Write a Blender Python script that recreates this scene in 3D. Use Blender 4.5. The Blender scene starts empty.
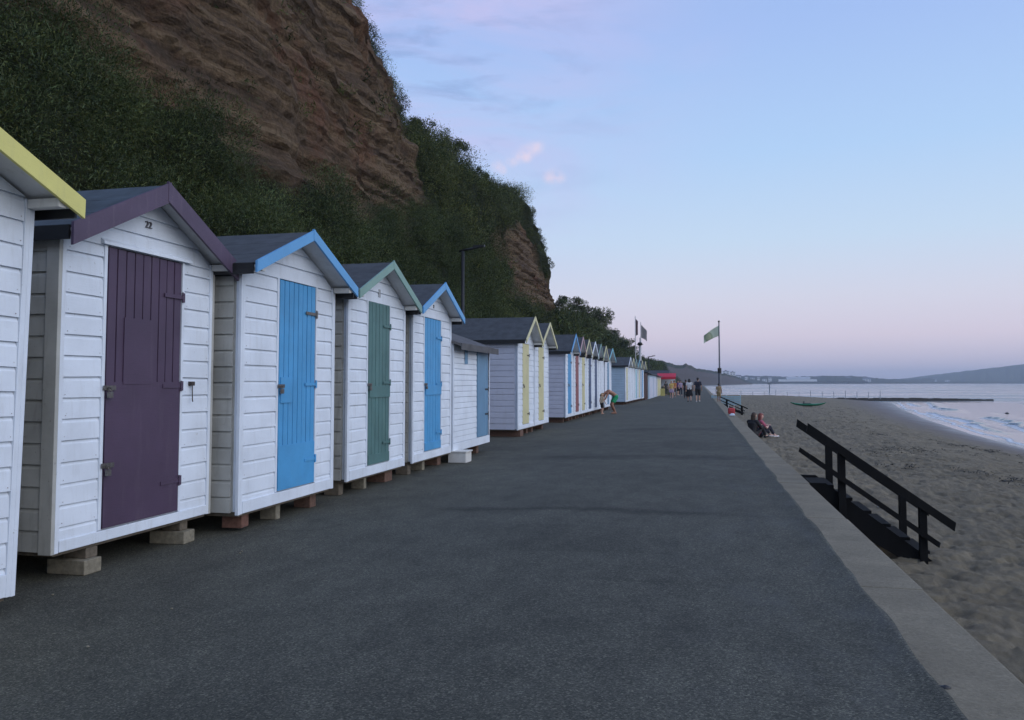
import bpy, bmesh, math, random
import numpy as np
from mathutils import Vector, Matrix
R = math.radians
rnd = random.Random(7)
nrs = np.random.RandomState(11)
scene = bpy.context.scene
col = scene.collection

# ------------------------------------------------------------------ camera
CAM_H, YAW, PITCH, F = 1.45, R(13.3), R(3.0), 796.4
cd = bpy.data.cameras.new('camera')
cam = bpy.data.objects.new('camera', cd)
col.objects.link(cam)
cam.location = (0, 0, CAM_H)
cam.rotation_euler = (R(90) + PITCH, 0, YAW)
cd.lens, cd.sensor_width = 28.0, 36.0
cd.shift_y = -19.2 / 1024
cd.clip_start, cd.clip_end = 0.1, 30000
scene.camera = cam

def ray(px, py):
    """direction of a photo pixel in the world (used to survey positions on the ground)"""
    v = Vector(((px - 512) / F, -(py - 340.8) / F, -1.0))
    return (Matrix.Rotation(YAW, 3, 'Z') @ Matrix.Rotation(R(90) + PITCH, 3, 'X')) @ v
def at_z(px, py, z):
    d = ray(px, py)
    t = (z - CAM_H) / d.z
    return Vector((0, 0, CAM_H)) + d * t
def at_d(px, py, dist):
    d = ray(px, py)
    t = dist / math.hypot(d.x, d.y)
    return Vector((0, 0, CAM_H)) + d * t
def y_of(px, X):
    d = ray(px, 382.5)
    return X * d.y / d.x

def prom_z(x):
    t = min(max((-x - .6) / 3.6, 0), 1); return -.1 * t * t * (3 - 2 * t)
# ------------------------------------------------------------------ noise
def _hash(ix, iy, seed):
    h = (ix.astype(np.int64) * 374761393 + iy.astype(np.int64) * 668265263 + seed * 974711) & 0x7fffffff
    h = ((h ^ (h >> 13)) * 1274126177) & 0x7fffffff
    return ((h ^ (h >> 16)) & 0xffff) / 65535.0
def vnoise(x, y, seed=0):
    x = np.asarray(x, float); y = np.asarray(y, float)
    ix, iy = np.floor(x), np.floor(y)
    fx, fy = x - ix, y - iy
    fx = fx * fx * (3 - 2 * fx); fy = fy * fy * (3 - 2 * fy)
    a, b = _hash(ix, iy, seed), _hash(ix + 1, iy, seed)
    c, d = _hash(ix, iy + 1, seed), _hash(ix + 1, iy + 1, seed)
    return (a * (1 - fx) + b * fx) * (1 - fy) + (c * (1 - fx) + d * fx) * fy
def fbm(x, y, seed=0, octv=5, gain=0.5):
    s, a, t = 0.0, 1.0, 0.0
    for k in range(octv):
        s = s + a * vnoise(x * 2 ** k + k * 17.3, y * 2 ** k + k * 5.1, seed + k)
        t += a; a *= gain
    return s / t          # 0..1

# ------------------------------------------------------------------ materials
def nt(name):
    m = bpy.data.materials.new(name); m.use_nodes = True
    n = m.node_tree
    return m, n, n.nodes, n.links, n.nodes['Principled BSDF']
def ramp(nodes, stops, interp='LINEAR'):
    r = nodes.new('ShaderNodeValToRGB'); cr = r.color_ramp; cr.interpolation = interp
    while len(cr.elements) < len(stops): cr.elements.new(0.5)
    for e, (p, c) in zip(cr.elements, stops):
        e.position = p; e.color = (*c, 1) if len(c) == 3 else c
    return r
def noise_node(nodes, links, vec, scale, detail=6, rough=0.6, dist=0.0):
    n = nodes.new('ShaderNodeTexNoise'); n.inputs['Scale'].default_value = scale
    n.inputs['Detail'].default_value = detail; n.inputs['Roughness'].default_value = rough
    n.inputs['Distortion'].default_value = dist
    if vec is not None: links.new(vec, n.inputs['Vector'])
    return n
def mixc(nodes, links, fac, a, b, mode='MIX'):
    m = nodes.new('ShaderNodeMix'); m.data_type = 'RGBA'; m.blend_type = mode
    for sock, v in ((m.inputs[0], fac), (m.inputs[6], a), (m.inputs[7], b)):
        if hasattr(v, 'links'): links.new(v, sock)
        elif isinstance(v, (int, float)): sock.default_value = v
        else: sock.default_value = (*v, 1)
    return m.outputs[2]
def mth(nodes, links, op, a, b=None, c=None, clamp=False):
    m = nodes.new('ShaderNodeMath'); m.operation = op; m.use_clamp = clamp
    for k, v in enumerate((a, b, c)):
        if v is None: continue
        if hasattr(v, 'links'): links.new(v, m.inputs[k])
        else: m.inputs[k].default_value = v
    return m.outputs[0]
def geo_pos(nodes):
    return nodes.new('ShaderNodeNewGeometry').outputs['Position']
def vscale(nodes, links, vec, s):
    m = nodes.new('ShaderNodeMapping'); m.inputs['Scale'].default_value = s
    links.new(vec, m.inputs['Vector']); return m.outputs[0]
def bump(nodes, links, bs, h, strength, dist):
    b = nodes.new('ShaderNodeBump'); b.inputs['Strength'].default_value = strength
    b.inputs['Distance'].default_value = dist
    links.new(h, b.inputs['Height']); links.new(b.outputs[0], bs.inputs['Normal'])
    return b

_paint = {}
def paint(name, c, rough=0.55, wear=0.16, dirt=0.5, grain=True, worn=(0.23, 0.22, 0.2), chips=0.0):
    """painted or weathered timber: brushed tone variation, streaks of grime, grain"""
    if name in _paint: return _paint[name]
    m, n, N, L, bs = nt(name)
    pos = geo_pos(N)
    n1 = noise_node(N, L, pos, 2.3, 5)
    n2 = noise_node(N, L, vscale(N, L, pos, (5, 5, 42) if grain else (8, 8, 8)), 1.6, 6, 0.65)
    n3 = noise_node(N, L, vscale(N, L, pos, (9, 9, 1.1)), 1.7, 5, 0.6, 0.4)
    v = ramp(N, [(0.3, [x * (1 - wear) for x in c]), (0.7, [min(1, x * (1 + wear * 0.35)) for x in c])])
    L.new(n1.outputs[0], v.inputs[0])
    g = ramp(N, [(0.54, (0, 0, 0)), (0.86, (1, 1, 1))]); L.new(n3.outputs[0], g.inputs[0])
    f = mth(N, L, 'MULTIPLY', g.outputs[0], dirt)
    o = mixc(N, L, f, v.outputs[0], worn)
    if chips > 0:
        n4 = noise_node(N, L, pos, 26, 5, 0.7)
        k = ramp(N, [(0.71 - chips, (0, 0, 0)), (0.73 - chips * 0.9, (1, 1, 1))]); L.new(n4.outputs[0], k.inputs[0])
        o = mixc(N, L, mth(N, L, 'MULTIPLY', k.outputs[0], 0.75), o, worn)
    L.new(o, bs.inputs['Base Color'])
    bs.inputs['Roughness'].default_value = rough
    bump(N, L, bs, n2.outputs[0], 0.35, 0.004)
    _paint[name] = m
    return m
def plain(name, c, rough=0.6, metal=0.0, var=0.2, scale=9.0, bumpy=0.0):
    if name in _paint: return _paint[name]
    m, n, N, L, bs = nt(name)
    pos = geo_pos(N)
    n1 = noise_node(N, L, pos, scale, 6)
    v = ramp(N, [(0.3, [x * (1 - var) for x in c]), (0.7, [min(1, x * (1 + var)) for x in c])])
    L.new(n1.outputs[0], v.inputs[0]); L.new(v.outputs[0], bs.inputs['Base Color'])
    bs.inputs['Roughness'].default_value = rough; bs.inputs['Metallic'].default_value = metal
    if bumpy: bump(N, L, bs, n1.outputs[0], 0.6, bumpy)
    _paint[name] = m
    return m

WHITE = paint('white_paint', (0.70, 0.765, 0.85), 0.5, 0.13, 0.3, worn=(.33, .33, .31), chips=0.03)
OFFWHITE = paint('aged_white_paint', (0.62, 0.62, 0.6), 0.6, 0.18, 0.5, chips=0.03)
SHADEGREY = paint('shade_grey_worn_boards', (0.42, 0.425, 0.4), 0.7, 0.25, 0.6, worn=(0.16, 0.155, 0.14), chips=0.05)  # shade of the side walls put into the grey, wear on top
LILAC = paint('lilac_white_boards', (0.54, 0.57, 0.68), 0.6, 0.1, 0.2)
PALEBLUEWALL = paint('pale_blue_boards', (0.42, 0.56, 0.7), 0.6, 0.1, 0.2)
SOFFIT = paint('soffit_boards', (0.62, 0.63, 0.64), 0.7, 0.2, 0.4)  # pale tone stands in for light reaching the underside of the roof
FELT = plain('roof_felt', (0.052, 0.06, 0.07), 0.85, 0, 0.3, 5, 0.003)
FELTB = plain('blue_roof_felt', (0.05, 0.068, 0.085), 0.8, 0, 0.35, 4, 0.003)
FELTG = plain('worn_grey_felt', (0.085, 0.085, 0.09), 0.85, 0, 0.35, 4, 0.003)
YELLOW = paint('yellow_paint', (0.66, 0.62, 0.2), 0.5, 0.12, 0.2)
PURPLE = paint('purple_paint', (0.07, 0.043, 0.082), 0.5, 0.2, 0.4, worn=(0.13, 0.1, 0.13), chips=.02)
PURPLE_TRIM = paint('faded_purple_paint', (0.088, 0.06, 0.105), 0.55, 0.25, 0.5, chips=.02, worn=(0.2, 0.16, 0.2))
BLUE = paint('sky_blue_paint', (0.07, 0.32, 0.62), 0.5, 0.16, 0.4, worn=(0.12, 0.3, 0.48), chips=.02)
BLUETRIM = paint('mid_blue_trim', (0.11, 0.35, 0.66), 0.45, 0.12, 0.2)
GREEN = paint('dark_green_paint', (0.078, 0.175, 0.172), 0.55, 0.22, 0.45, worn=(0.13, 0.21, 0.18), chips=.03)
GREENTRIM = paint('sage_green_trim', (0.2, 0.34, 0.3), 0.5, 0.15, 0.3)
STEELBLUE = paint('steel_blue_paint', (0.13, 0.27, 0.42), 0.5, 0.12, 0.2)
RED = paint('brick_red_paint', (0.27, 0.09, 0.09), 0.5, 0.15, 0.2)
PINKTRIM = paint('pink_trim', (0.45, 0.3, 0.32), 0.5, 0.15, 0.2)
NAVY = paint('navy_paint', (0.06, 0.1, 0.2), 0.5, 0.15, 0.2)
TURQ = paint('turquoise_paint', (0.2, 0.5, 0.6), 0.5, 0.15, 0.2)
PALEYEL = paint('pale_yellow_paint', (0.6, 0.57, 0.33), 0.5, 0.12, 0.2)
BROWNWALL = paint('brown_boards', (0.1, 0.045, 0.04), 0.6, 0.2, 0.3)
DARKWOOD = paint('dark_stained_timber', (0.010, 0.010, 0.0105), 0.8, 0.3, 0.5, worn=(0.024, 0.022, 0.02))
DARKWOOD.node_tree.nodes['Principled BSDF'].inputs['Specular IOR Level'].default_value = .12
GAP_SHADE = plain('painted_gap_shade', (0.012, 0.012, 0.012), 0.9)  # near-black colour standing in for shade in the door gaps
STEEL = plain('galvanised_steel', (0.16, 0.15, 0.14), 0.45, 0.8, 0.3, 40)
IRON = plain('rusty_iron', (0.07, 0.055, 0.05), 0.6, 0.5, 0.4, 40)
BLACKPOLE = plain('black_painted_steel', (0.02, 0.021, 0.023), 0.5, 0.2, 0.2)
POLEGREY = plain('grey_pole', (0.16, 0.19, 0.22), 0.45, 0.3, 0.15)
CONCBLOCK = plain('concrete_block_face', (0.2, 0.18, 0.135), 0.9, 0, 0.3, 22, 0.006)
BRICKRED = plain('red_brick_face', (0.15, 0.075, 0.055), 0.9, 0, 0.3, 25, 0.005)
BRICKDARK = plain('dark_brick_face', (0.13, 0.075, 0.055), 0.9, 0, 0.3, 25, 0.005)  # brick tone slightly darker than the red brick
TIMBER = plain('bare_timber_block', (0.12, 0.1, 0.075), 0.85, 0, 0.3, 20, 0.004)
LETTER = plain('black_lettering', (0.13, 0.13, 0.145), 0.6)

# ------------------------------------------------------------------ mesh builder
class MB:
    def __init__(s): s.v, s.f, s.mi, s.cur = [], [], [], 0
    def quad(s, *p):
        b = len(s.v); s.v += [tuple(q) for q in p]; s.f.append(tuple(range(b, b + len(p)))); s.mi.append(s.cur)
    def box(s, x0, x1, y0, y1, z0, z1, M=None, bev=0.0):
        P = [(x, y, z) for x in (x0, x1) for y in (y0, y1) for z in (z0, z1)]
        if bev:
            bm = bmesh.new(); bmesh.ops.create_cube(bm, size=1)
            for v in bm.verts:
                v.co = Vector((x0 + (v.co.x + .5) * (x1 - x0), y0 + (v.co.y + .5) * (y1 - y0), z0 + (v.co.z + .5) * (z1 - z0)))
            bmesh.ops.bevel(bm, geom=list(bm.edges), offset=bev, segments=2, affect='EDGES', profile=.6)
            b = len(s.v); bm.verts.index_update()
            s.v += [tuple((M @ v.co) if M else v.co) for v in bm.verts]
            for f in bm.faces: s.f.append(tuple(b + v.index for v in f.verts)); s.mi.append(s.cur)
            bm.free(); return
        if M: P = [tuple(M @ Vector(p)) for p in P]
        b = len(s.v); s.v += P
        for f in ((0, 1, 3, 2), (4, 6, 7, 5), (0, 4, 5, 1), (2, 3, 7, 6), (0, 2, 6, 4), (1, 5, 7, 3)):
            s.f.append(tuple(b + k for k in f)); s.mi.append(s.cur)
    def prism(s, poly, mapf, d0, d1):
        """polygon (u,w) extruded between d0 and d1; mapf(u,w,d)->xyz"""
        n = len(poly); b = len(s.v)
        s.v += [tuple(mapf(u, w, d0)) for u, w in poly] + [tuple(mapf(u, w, d1)) for u, w in poly]
        s.f.append(tuple(b + k for k in range(n))); s.f.append(tuple(b + n + k for k in reversed(range(n))))
        s.mi += [s.cur] * 2
        for k in range(n):
            j = (k + 1) % n
            s.f.append((b + k, b + n + k, b + n + j, b + j)); s.mi.append(s.cur)
    def tube(s, pts, rad, seg=10, caps=True):
        pts = [Vector(p) for p in pts]
        if not hasattr(rad, '__len__'): rad = [rad] * len(pts)
        b = len(s.v); up = Vector((0, 0, 1))
        for i, p in enumerate(pts):
            t = (pts[min(i + 1, len(pts) - 1)] - pts[max(i - 1, 0)]).normalized()
            a = t.cross(up if abs(t.z) < .95 else Vector((1, 0, 0))).normalized(); c = t.cross(a)
            for k in range(seg):
                g = 2 * math.pi * k / seg
                s.v.append(tuple(p + (a * math.cos(g) + c * math.sin(g)) * rad[i]))
        for i in range(len(pts) - 1):
            for k in range(seg):
                j = (k + 1) % seg
                s.f.append((b + i * seg + k, b + i * seg + j, b + (i + 1) * seg + j, b + (i + 1) * seg + k)); s.mi.append(s.cur)
        if caps:
            s.f.append(tuple(b + k for k in range(seg))); s.f.append(tuple(b + (len(pts) - 1) * seg + k for k in reversed(range(seg))))
            s.mi += [s.cur] * 2
    def sphere(s, c, r, seg=12, rings=8, sc=(1, 1, 1)):
        b = len(s.v); c = Vector(c)
        for i in range(rings + 1):
            th = math.pi * i / rings
            for k in range(seg):
                ph = 2 * math.pi * k / seg
                s.v.append((c.x + r * sc[0] * math.sin(th) * math.cos(ph), c.y + r * sc[1] * math.sin(th) * math.sin(ph), c.z + r * sc[2] * math.cos(th)))
        for i in range(rings):
            for k in range(seg):
                j = (k + 1) % seg
                s.f.append((b + i * seg + k, b + i * seg + j, b + (i + 1) * seg + j, b + (i + 1) * seg + k)); s.mi.append(s.cur)
    def build(s, name, mats, parent=None, smooth=False):
        me = bpy.data.meshes.new(name); me.from_pydata(s.v, [], s.f); me.update()
        if not isinstance(mats, (list, tuple)): mats = [mats]
        for m in mats: me.materials.append(m)
        me.polygons.foreach_set('material_index', s.mi)
        if smooth: me.polygons.foreach_set('use_smooth', [True] * len(me.polygons))
        bm = bmesh.new(); bm.from_mesh(me); bmesh.ops.recalc_face_normals(bm, faces=bm.faces); bm.to_mesh(me); bm.free()
        o = bpy.data.objects.new(name, me); col.objects.link(o)
        if parent: o.parent = parent
        return o
def np_mesh(name, verts, faces, mat, parent=None, smooth=True, tone=None):
    me = bpy.data.meshes.new(name)
    verts = np.asarray(verts, np.float32); faces = np.asarray(faces, np.int32)
    k = faces.shape[1]
    me.vertices.add(len(verts)); me.vertices.foreach_set('co', verts.ravel())
    me.loops.add(faces.size); me.loops.foreach_set('vertex_index', faces.ravel())
    me.polygons.add(len(faces))
    me.polygons.foreach_set('loop_start', np.arange(len(faces), dtype=np.int32) * k)
    me.polygons.foreach_set('loop_total', np.full(len(faces), k, np.int32))
    me.polygons.foreach_set('use_smooth', np.full(len(faces), smooth))
    me.update(calc_edges=True); me.validate()
    me.materials.append(mat)
    if tone is not None:
        q = me.attributes.new('tone', 'FLOAT', 'FACE'); q.data.foreach_set('value', np.asarray(tone, np.float32))
    o = bpy.data.objects.new(name, me); col.objects.link(o)
    if parent: o.parent = parent
    return o
def grid_faces(ny, nx):
    i = np.arange(ny - 1)[:, None] * nx + np.arange(nx - 1)[None, :]
    i = i.ravel()
    return np.stack([i, i + 1, i + nx + 1, i + nx], 1)
def tag(o, label=None, cat=None, group=None, kind=None):
    for k, v in (('label', label), ('category', cat), ('group', group), ('kind', kind)):
        if v: o[k] = v
    return o
def empty(name, loc=(0, 0, 0), rz=0.0):
    o = bpy.data.objects.new(name, None); col.objects.link(o)
    o.empty_display_size = .2; o.location = loc; o.rotation_euler = (0, 0, rz)
    return o
def copy_tree(o, parent=None):
    c = o.copy(); col.objects.link(c); c.parent = parent
    for ch in list(o.children): copy_tree(ch, c)
    return c
def text_mesh(name, s, size, mat, parent, M, depth=0.002):
    cu = bpy.data.curves.new(name, 'FONT'); cu.body = s; cu.size = size; cu.extrude = depth
    cu.align_x = 'CENTER'; cu.align_y = 'CENTER'
    t = bpy.data.objects.new(name + '_tmp', cu); col.objects.link(t)
    bpy.context.view_layer.update()
    me = bpy.data.meshes.new_from_object(t.evaluated_get(bpy.context.evaluated_depsgraph_get()))
    bpy.data.objects.remove(t); bpy.data.curves.remove(cu)
    me.transform(M); me.materials.clear(); me.materials.append(mat)
    o = bpy.data.objects.new(name, me); col.objects.link(o); o.parent = parent
    return o
# ================================================================== beach huts
def boards(mb, mapf, u0, u1, z0, z1, h, rng, clip=None, hole=None, seam=None):
    """lapped weatherboards. clip(z)->(ulo,uhi) slanted ends, hole=(ua,ub,za,zb)"""
    z = z0
    cuts = sorted({c for c in ((hole[2], hole[3]) if hole else ())})
    while z < z1 - 1e-4:
        zt = min(z + h, z1)
        for c in cuts:
            if z + .015 < c < zt - .001: zt = c
        hh = zt - z
        spans = [(u0, u1)]
        if hole and z >= hole[2] - .01 and zt <= hole[3] + .01: spans = [(u0, hole[0]), (hole[1], u1)]
        for a, b in spans:
            if clip:
                (la, lb), (ta, tb) = clip(z), clip(zt)
                la, lb, ta, tb = max(a, la), min(b, lb), max(a, ta), min(b, tb)
                if lb - la < .04: continue
                if tb < ta: ta = tb = (ta + tb) / 2
            else: la, lb, ta, tb = a, b, a, b
            d = rng.uniform(0, .004); j0, j1 = rng.uniform(-.003, .003), rng.uniform(-.003, .003)
            t0, t1 = rng.uniform(-.002, .003), rng.uniform(-.002, .003)
            prof = [(0, z), (.024 + d, z), (.021 + d, z + hh * .42), (.018 + d, z + hh * .8), (.002, zt + .004)]
            def row(ua, ub, jz, tt):
                return [mapf(ua + (ub - ua) * ((w - z) / max(hh, 1e-3)), dd + (tt if k in (1, 2, 3) else 0), w + jz) for k, (dd, w) in enumerate(prof)]
            A, B = row(la, ta, j0, t0), row(lb, tb, j1, t1)
            for k in range(4): mb.quad(A[k], A[k + 1], B[k + 1], B[k])
            mb.quad(*A); mb.quad(*reversed(B))
        z = zt

def plank_door(mb, y0, y1, z0, z1, d, n, rng, plain_to=None, patch=None):
    w = (y1 - y0) / n
    for k in range(n):
        a, b = y0 + k * w + .0025, y0 + (k + 1) * w - .0025
        e = rng.uniform(-.0015, .0015)
        mb.prism([(a, 0.006), (a + .005, d + e), (b - .005, d + e), (b, 0.006)], lambda u, w_, zz: (w_, u, zz), z0 + rng.uniform(0, .004), z1 - rng.uniform(0, .004))
    if plain_to: mb.box(.004, d + .007, y0 + .001, y1 - .001, z0 - .002, plain_to)
    if patch: mb.box(.01, d + .011, *patch)

def hinge(parent, y, z, mat, d):
    m = MB(); m.box(d + .001, d + .007, y - .26, y, z - .018, z + .018)
    m.box(d + .001, d + .006, y + .006, y + .04, z - .045, z + .045)
    m.tube([(d + .008, y + .003, z - .05), (d + .008, y + .003, z + .05)], .007, 8)
    return m.build('hinge', mat, parent)
def hasp(parent, y, z, d):
    m = MB(); m.box(d + .001, d + .008, y - .06, y + .085, z - .02, z + .02)
    m.tube([(d + .008, y - .012, z), (d + .035, y - .012, z), (d + .035, y - .012, z - .022), (d + .008, y - .012, z - .022)], .0045, 6)
    o = m.build('hasp', STEEL, parent)
    m = MB(); m.box(d + .014, d + .04, y - .03, y + .018, z - .085, z - .035, None, .004)
    m.tube([(d + .027, y - .022, z - .04), (d + .027, y - .022, z - .012), (d + .027, y - .006, z + .0), (d + .027, y + .01, z - .012), (d + .027, y + .01, z - .04)], .004, 6)
    return o, m.build('padlock', STEEL, parent)

RUSTNAIL = plain('rusty_nail', (.12, .07, .05), .8)
HUTS = 'beach huts along the promenade'
def hut(label, X, Y0, W, door=None, doorm=WHITE, trim=WHITE, side=SHADEGREY, front=WHITE, roofm=FELT, eave=2.69, apex=3.16,
        depth=2.35, ov=.30, ey=.14, base=.12, bh=.168, number=None, near=True, style='plank', seed=1, rot=0.0, lean=0.0, cornerside=None, mid=False, drip=False, numz=2.88, bw=.12):
    rng = random.Random(seed * 77 + 5)
    root = empty('beach_hut', (X, Y0, 0), rot)
    root.rotation_euler = (lean, 0, rot)
    tag(root, label, 'beach hut', HUTS)
    c = W / 2; k = (apex - eave) / c
    zr = lambda y: apex - abs(y - c) * k
    if door is None: door = (c - .38, c + .46, .235, 2.62)
    dy0, dy1, dz0, dz1 = door
    dz1 = min(dz1, zr(dy0) - .05 if dy0 < c else dz1)
    fm = lambda u, d, z: (d, u, z)
    # front wall
    m = MB()
    m.prism([(0, base), (W, base), (W, eave), (c, apex), (0, eave)], lambda u, w, d: (d, u, w), -.05, 0.0)
    t = .042
    clip = lambda z: (t, W - t) if z <= eave - .0 else (max(t, (z - eave) / k), min(W - t, W - (z - eave) / k))
    sillz = dz0 - .012
    boards(m, fm, t, W - t, base + .005, apex - .01, bh, rng, clip, hole=(dy0 - .012 - (.035 if near else 0), dy1 + .012 + (.035 if near else 0), base, dz1 + .01))
    if near:
        m.cur = 1; z = base + .03
        while z < eave - .05:
            for y in (t + .03, dy0 - .08, dy1 + .09, W - t - .03):
                if (z < dz1 or y < t + .04 or y > W - t - .04) and rng.random() < .8:
                    yy, zz = y + rng.uniform(-.008, .008), z + rng.uniform(-.006, .006); s_ = rng.uniform(.003, .0055)
                    m.quad((.0305, yy - s_, zz), (.0305, yy, zz - s_), (.0305, yy + s_, zz), (.0305, yy, zz + s_))
            z += bh
    m.build('front_wall', [front, RUSTNAIL], root)
    # bottom rail under the door
    m = MB(); m.box(.003, .038, .044, W - .044, base - .02, sillz - .004, None, .004); m.build('bottom_rail', front, root)
    # back + side walls
    m = MB(); m.prism([(0, base), (W, base), (W, eave), (c, apex), (0, eave)], lambda u, w, d: (d, u, w), -depth, -depth + .04)
    boards(m, lambda u, d, z: (-depth - d, u, z), .02, W - .02, base, apex - .02, bh, rng, lambda z: (.02, W - .02) if z <= eave else ((z - eave) / k, W - (z - eave) / k))
    m.build('back_wall', side, root)
    for sgn, y in ((-1, 0.0), (1, W)):
        m = MB(); m.box(-depth + .041, -.051, min(y, y - sgn * .04), max(y, y - sgn * .04), base, eave - .02)
        boards(m, lambda u, d, z: (u, y + sgn * d, z), -depth + .05, -.07, base - .01, eave + .01, bh, rng)
        m.build('side_wall', side, root)
    cm = cornerside or front
    for sgn, y in ((-1, 0.0), (1, W)):
        m = MB(); m.box(.0015, .034, min(y, y - sgn * .04), max(y, y - sgn * .04), base - .025, eave - .01, None, .003)
        m.cur = 1
        ya, yb = sorted((y + sgn * .001, y + sgn * .036))
        m.box(-.085 if cornerside else -.004, .0335, ya, yb, base - .028, eave - .005, None, .003)
        m.build('corner_board', [front, cm], root)
    # floor frame
    m = MB()
    m.box(-depth, -.002, .02, W - .02, base - .05, base - .001); m.build('floor_frame', TIMBER, root)
    for yy in (.2, W - .42) if not near else ():
        m = MB(); m.box(-depth + .1, -.12, yy, yy + .2, -.12, base - .051); m.build('bearer', BRICKDARK, root)
    # roof
    m = MB()
    for sgn in (-1, 1):
        ye = c + sgn * (c + ey)
        for (o0, o1, mi) in ((.034, .058, 0), (.008, .032, 1)):
            m.cur = mi
            P = [(c, zr(c) + o0 + (.0 if mi == 0 else 0)), (ye, zr(ye) + o0), (ye, zr(ye) + o1), (c, zr(c) + o1)]
            m.prism(P, lambda u, w, d: (d, u, w), -depth - .12, ov - .003 * mi)
        m.cur = 0
        for q in (.36, .72):
            ya, yb = c + sgn * (c + ey) * q, c + sgn * ((c + ey) * q + .012)
            m.prism([(c + sgn * .01, zr(c) + .0585), (ya, zr(ya) + .0585), (ya, zr(ya) + .0615), (c + sgn * .01, zr(c) + .0615 + (.003 if q < .5 else 0))], lambda u, w, d: (d, u, w), -depth - .118, ov - .012) if q < .5 else m.prism([(c + sgn * (c + ey) * .355, zr(c + sgn * (c + ey) * .355) + .0582), (ya, zr(ya) + .0582), (ya, zr(ya) + .0602), (c + sgn * (c + ey) * .355, zr(c + sgn * (c + ey) * .355) + .0602)], lambda u, w, d: (d, u, w), -depth - .119, ov - .01)
        for x in (-depth * .3, -depth * .68):
            ye2 = c + sgn * (c + ey) * .99
            m.prism([(c + sgn * .02, zr(c + .02) + .06), (ye2, zr(ye2) + .059), (ye2, zr(ye2) + .0655), (c + sgn * .02, zr(c + .02) + .0665)], lambda u, w, d: (d, u, w), x, x + .012)
    m.cur = 0
    rf = m.build('roof', [roofm, SOFFIT], root)
    for sgn in (-1, 1):
        m = MB(); ye = c + sgn * (c + ey)
        m.box(-depth - .1, ov - .03, min(ye, ye + sgn * .02), max(ye, ye + sgn * .02), zr(ye) - .06, zr(ye) + .05)
        m.build('eaves_board', BLACKPOLE, rf)
    # barge boards
    for sgn in (-1, 1):
        ye = c + sgn * (c + ey + .03); yc = c - sgn * .022
        zt = lambda y: apex + .085 - sgn * (y - c) * k
        m = MB(); x0 = ov + .002 + (.0 if sgn < 0 else .004)
        m.prism([(yc, zt(yc)), (ye, zt(ye)), (ye, zt(ye) - bw), (yc + sgn * .0, zt(yc) - bw)], lambda u, w, d: (d, u, w), x0, x0 + .024)
        m.build('bargeboard', trim, root)
        m = MB(); yy = (.0 if sgn < 0 else W)
        yi = sorted((yy + sgn * .03, yy - sgn * .035))
        m.box(-.02 + .06, ov - .004, yi[0], yi[1], eave - .075, eave - .012, None, .004); m.build('wall_plate', OFFWHITE, root)
    # door
    m = MB()
    d = .03
    if style == 'plank': plank_door(m, dy0, dy1, dz0, dz1, d, 6, rng)
    elif style == 'purple': plank_door(m, dy0, dy1, dz0, dz1, d, 9, rng, plain_to=dz0 + 1.22, patch=(dy0 + .2, dy0 + .62, dz0 + 1.2, dz0 + 1.78))
    elif style == 'bluepatch': plank_door(m, dy0, dy1, dz0, dz1, d, 8, rng, plain_to=dz0 + .5, patch=(dy0 + .03, dy0 + .3, dz0 + .98, dz0 + 1.27))
    elif style == 'ledged':
        plank_door(m, dy0, dy1, dz0, dz1, d, 6, rng)
        m.box(.01, d + .014, dy0 + .03, dy1 + .004, dz0 + .98, dz0 + 1.15); m.box(.01, d + .012, dy0 + .01, dy1 - .005, dz0 + .0, dz0 + .14)
    dr = m.build('door', doorm, root)
    m = MB(); m.box(.001, .005, dy0 - .011, dy1 + .011, dz0 - .01, dz1 + .009); m.build('door_gap_shade', GAP_SHADE, root)  # thin black sheet painted as the shade in the gap round the door
    if near:
        m = MB()
        for a, b in ((dy0 - .046, dy0 - .012), (dy1 + .012, dy1 + .046)): m.box(.002, .033, a, b, dz0 - .012, dz1 + .012, None, .003)
        m.build('door_frame', front, root)
        for f in (.12, .5, .86): hinge(dr, dy1, dz0 + (dz1 - dz0) * f, STEEL if style == 'bluepatch' and f == .86 else doorm, d + .008)
        hasp(dr, dy0 + .02, dz0 + 1.17, d + .012)
        if style == 'purple':
            hasp(dr, dy0 + .02, dz0 + .52, d + .012)
            m = MB(); m.box(.024, .06, W - .36, W - .3, 1.42, 1.46, None, .004); m.tube([(.05, W - .33, 1.42), (.055, W - .33, 1.28), (.07, W - .345, 1.265), (.075, W - .36, 1.29)], .005, 6)
            m.build('cabin_hook', IRON, root)
    elif mid:
        hasp(dr, dy0 + .02, dz0 + 1.15, d + .012)
        for f in (.12, .86): hinge(dr, dy1, dz0 + (dz1 - dz0) * f, IRON, d + .004)
    if drip:
        m = MB(); m.prism([(.0, dz1 + .022), (.065, dz1 + .012), (.06, dz1 + .04), (.0, dz1 + .085)], lambda u, w, dd: (u, dd, w), dy0 - .09, dy1 + .12); m.build('drip_board', front, root)
    if number:
        M = Matrix.Translation((.03, c, numz)) @ Matrix.Rotation(R(90), 4, 'Z') @ Matrix.Rotation(R(90), 4, 'X')
        if number == '#':
            m = MB(); m.box(.022, .034, c - .035, c + .035, numz - .06, numz + .06, None, .003); m.build('number_plate', plain('grey_plate', (.33, .35, .38), .5), root)
        else: text_mesh('number', number, .088, LETTER, root, M, .008)
    return root

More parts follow.
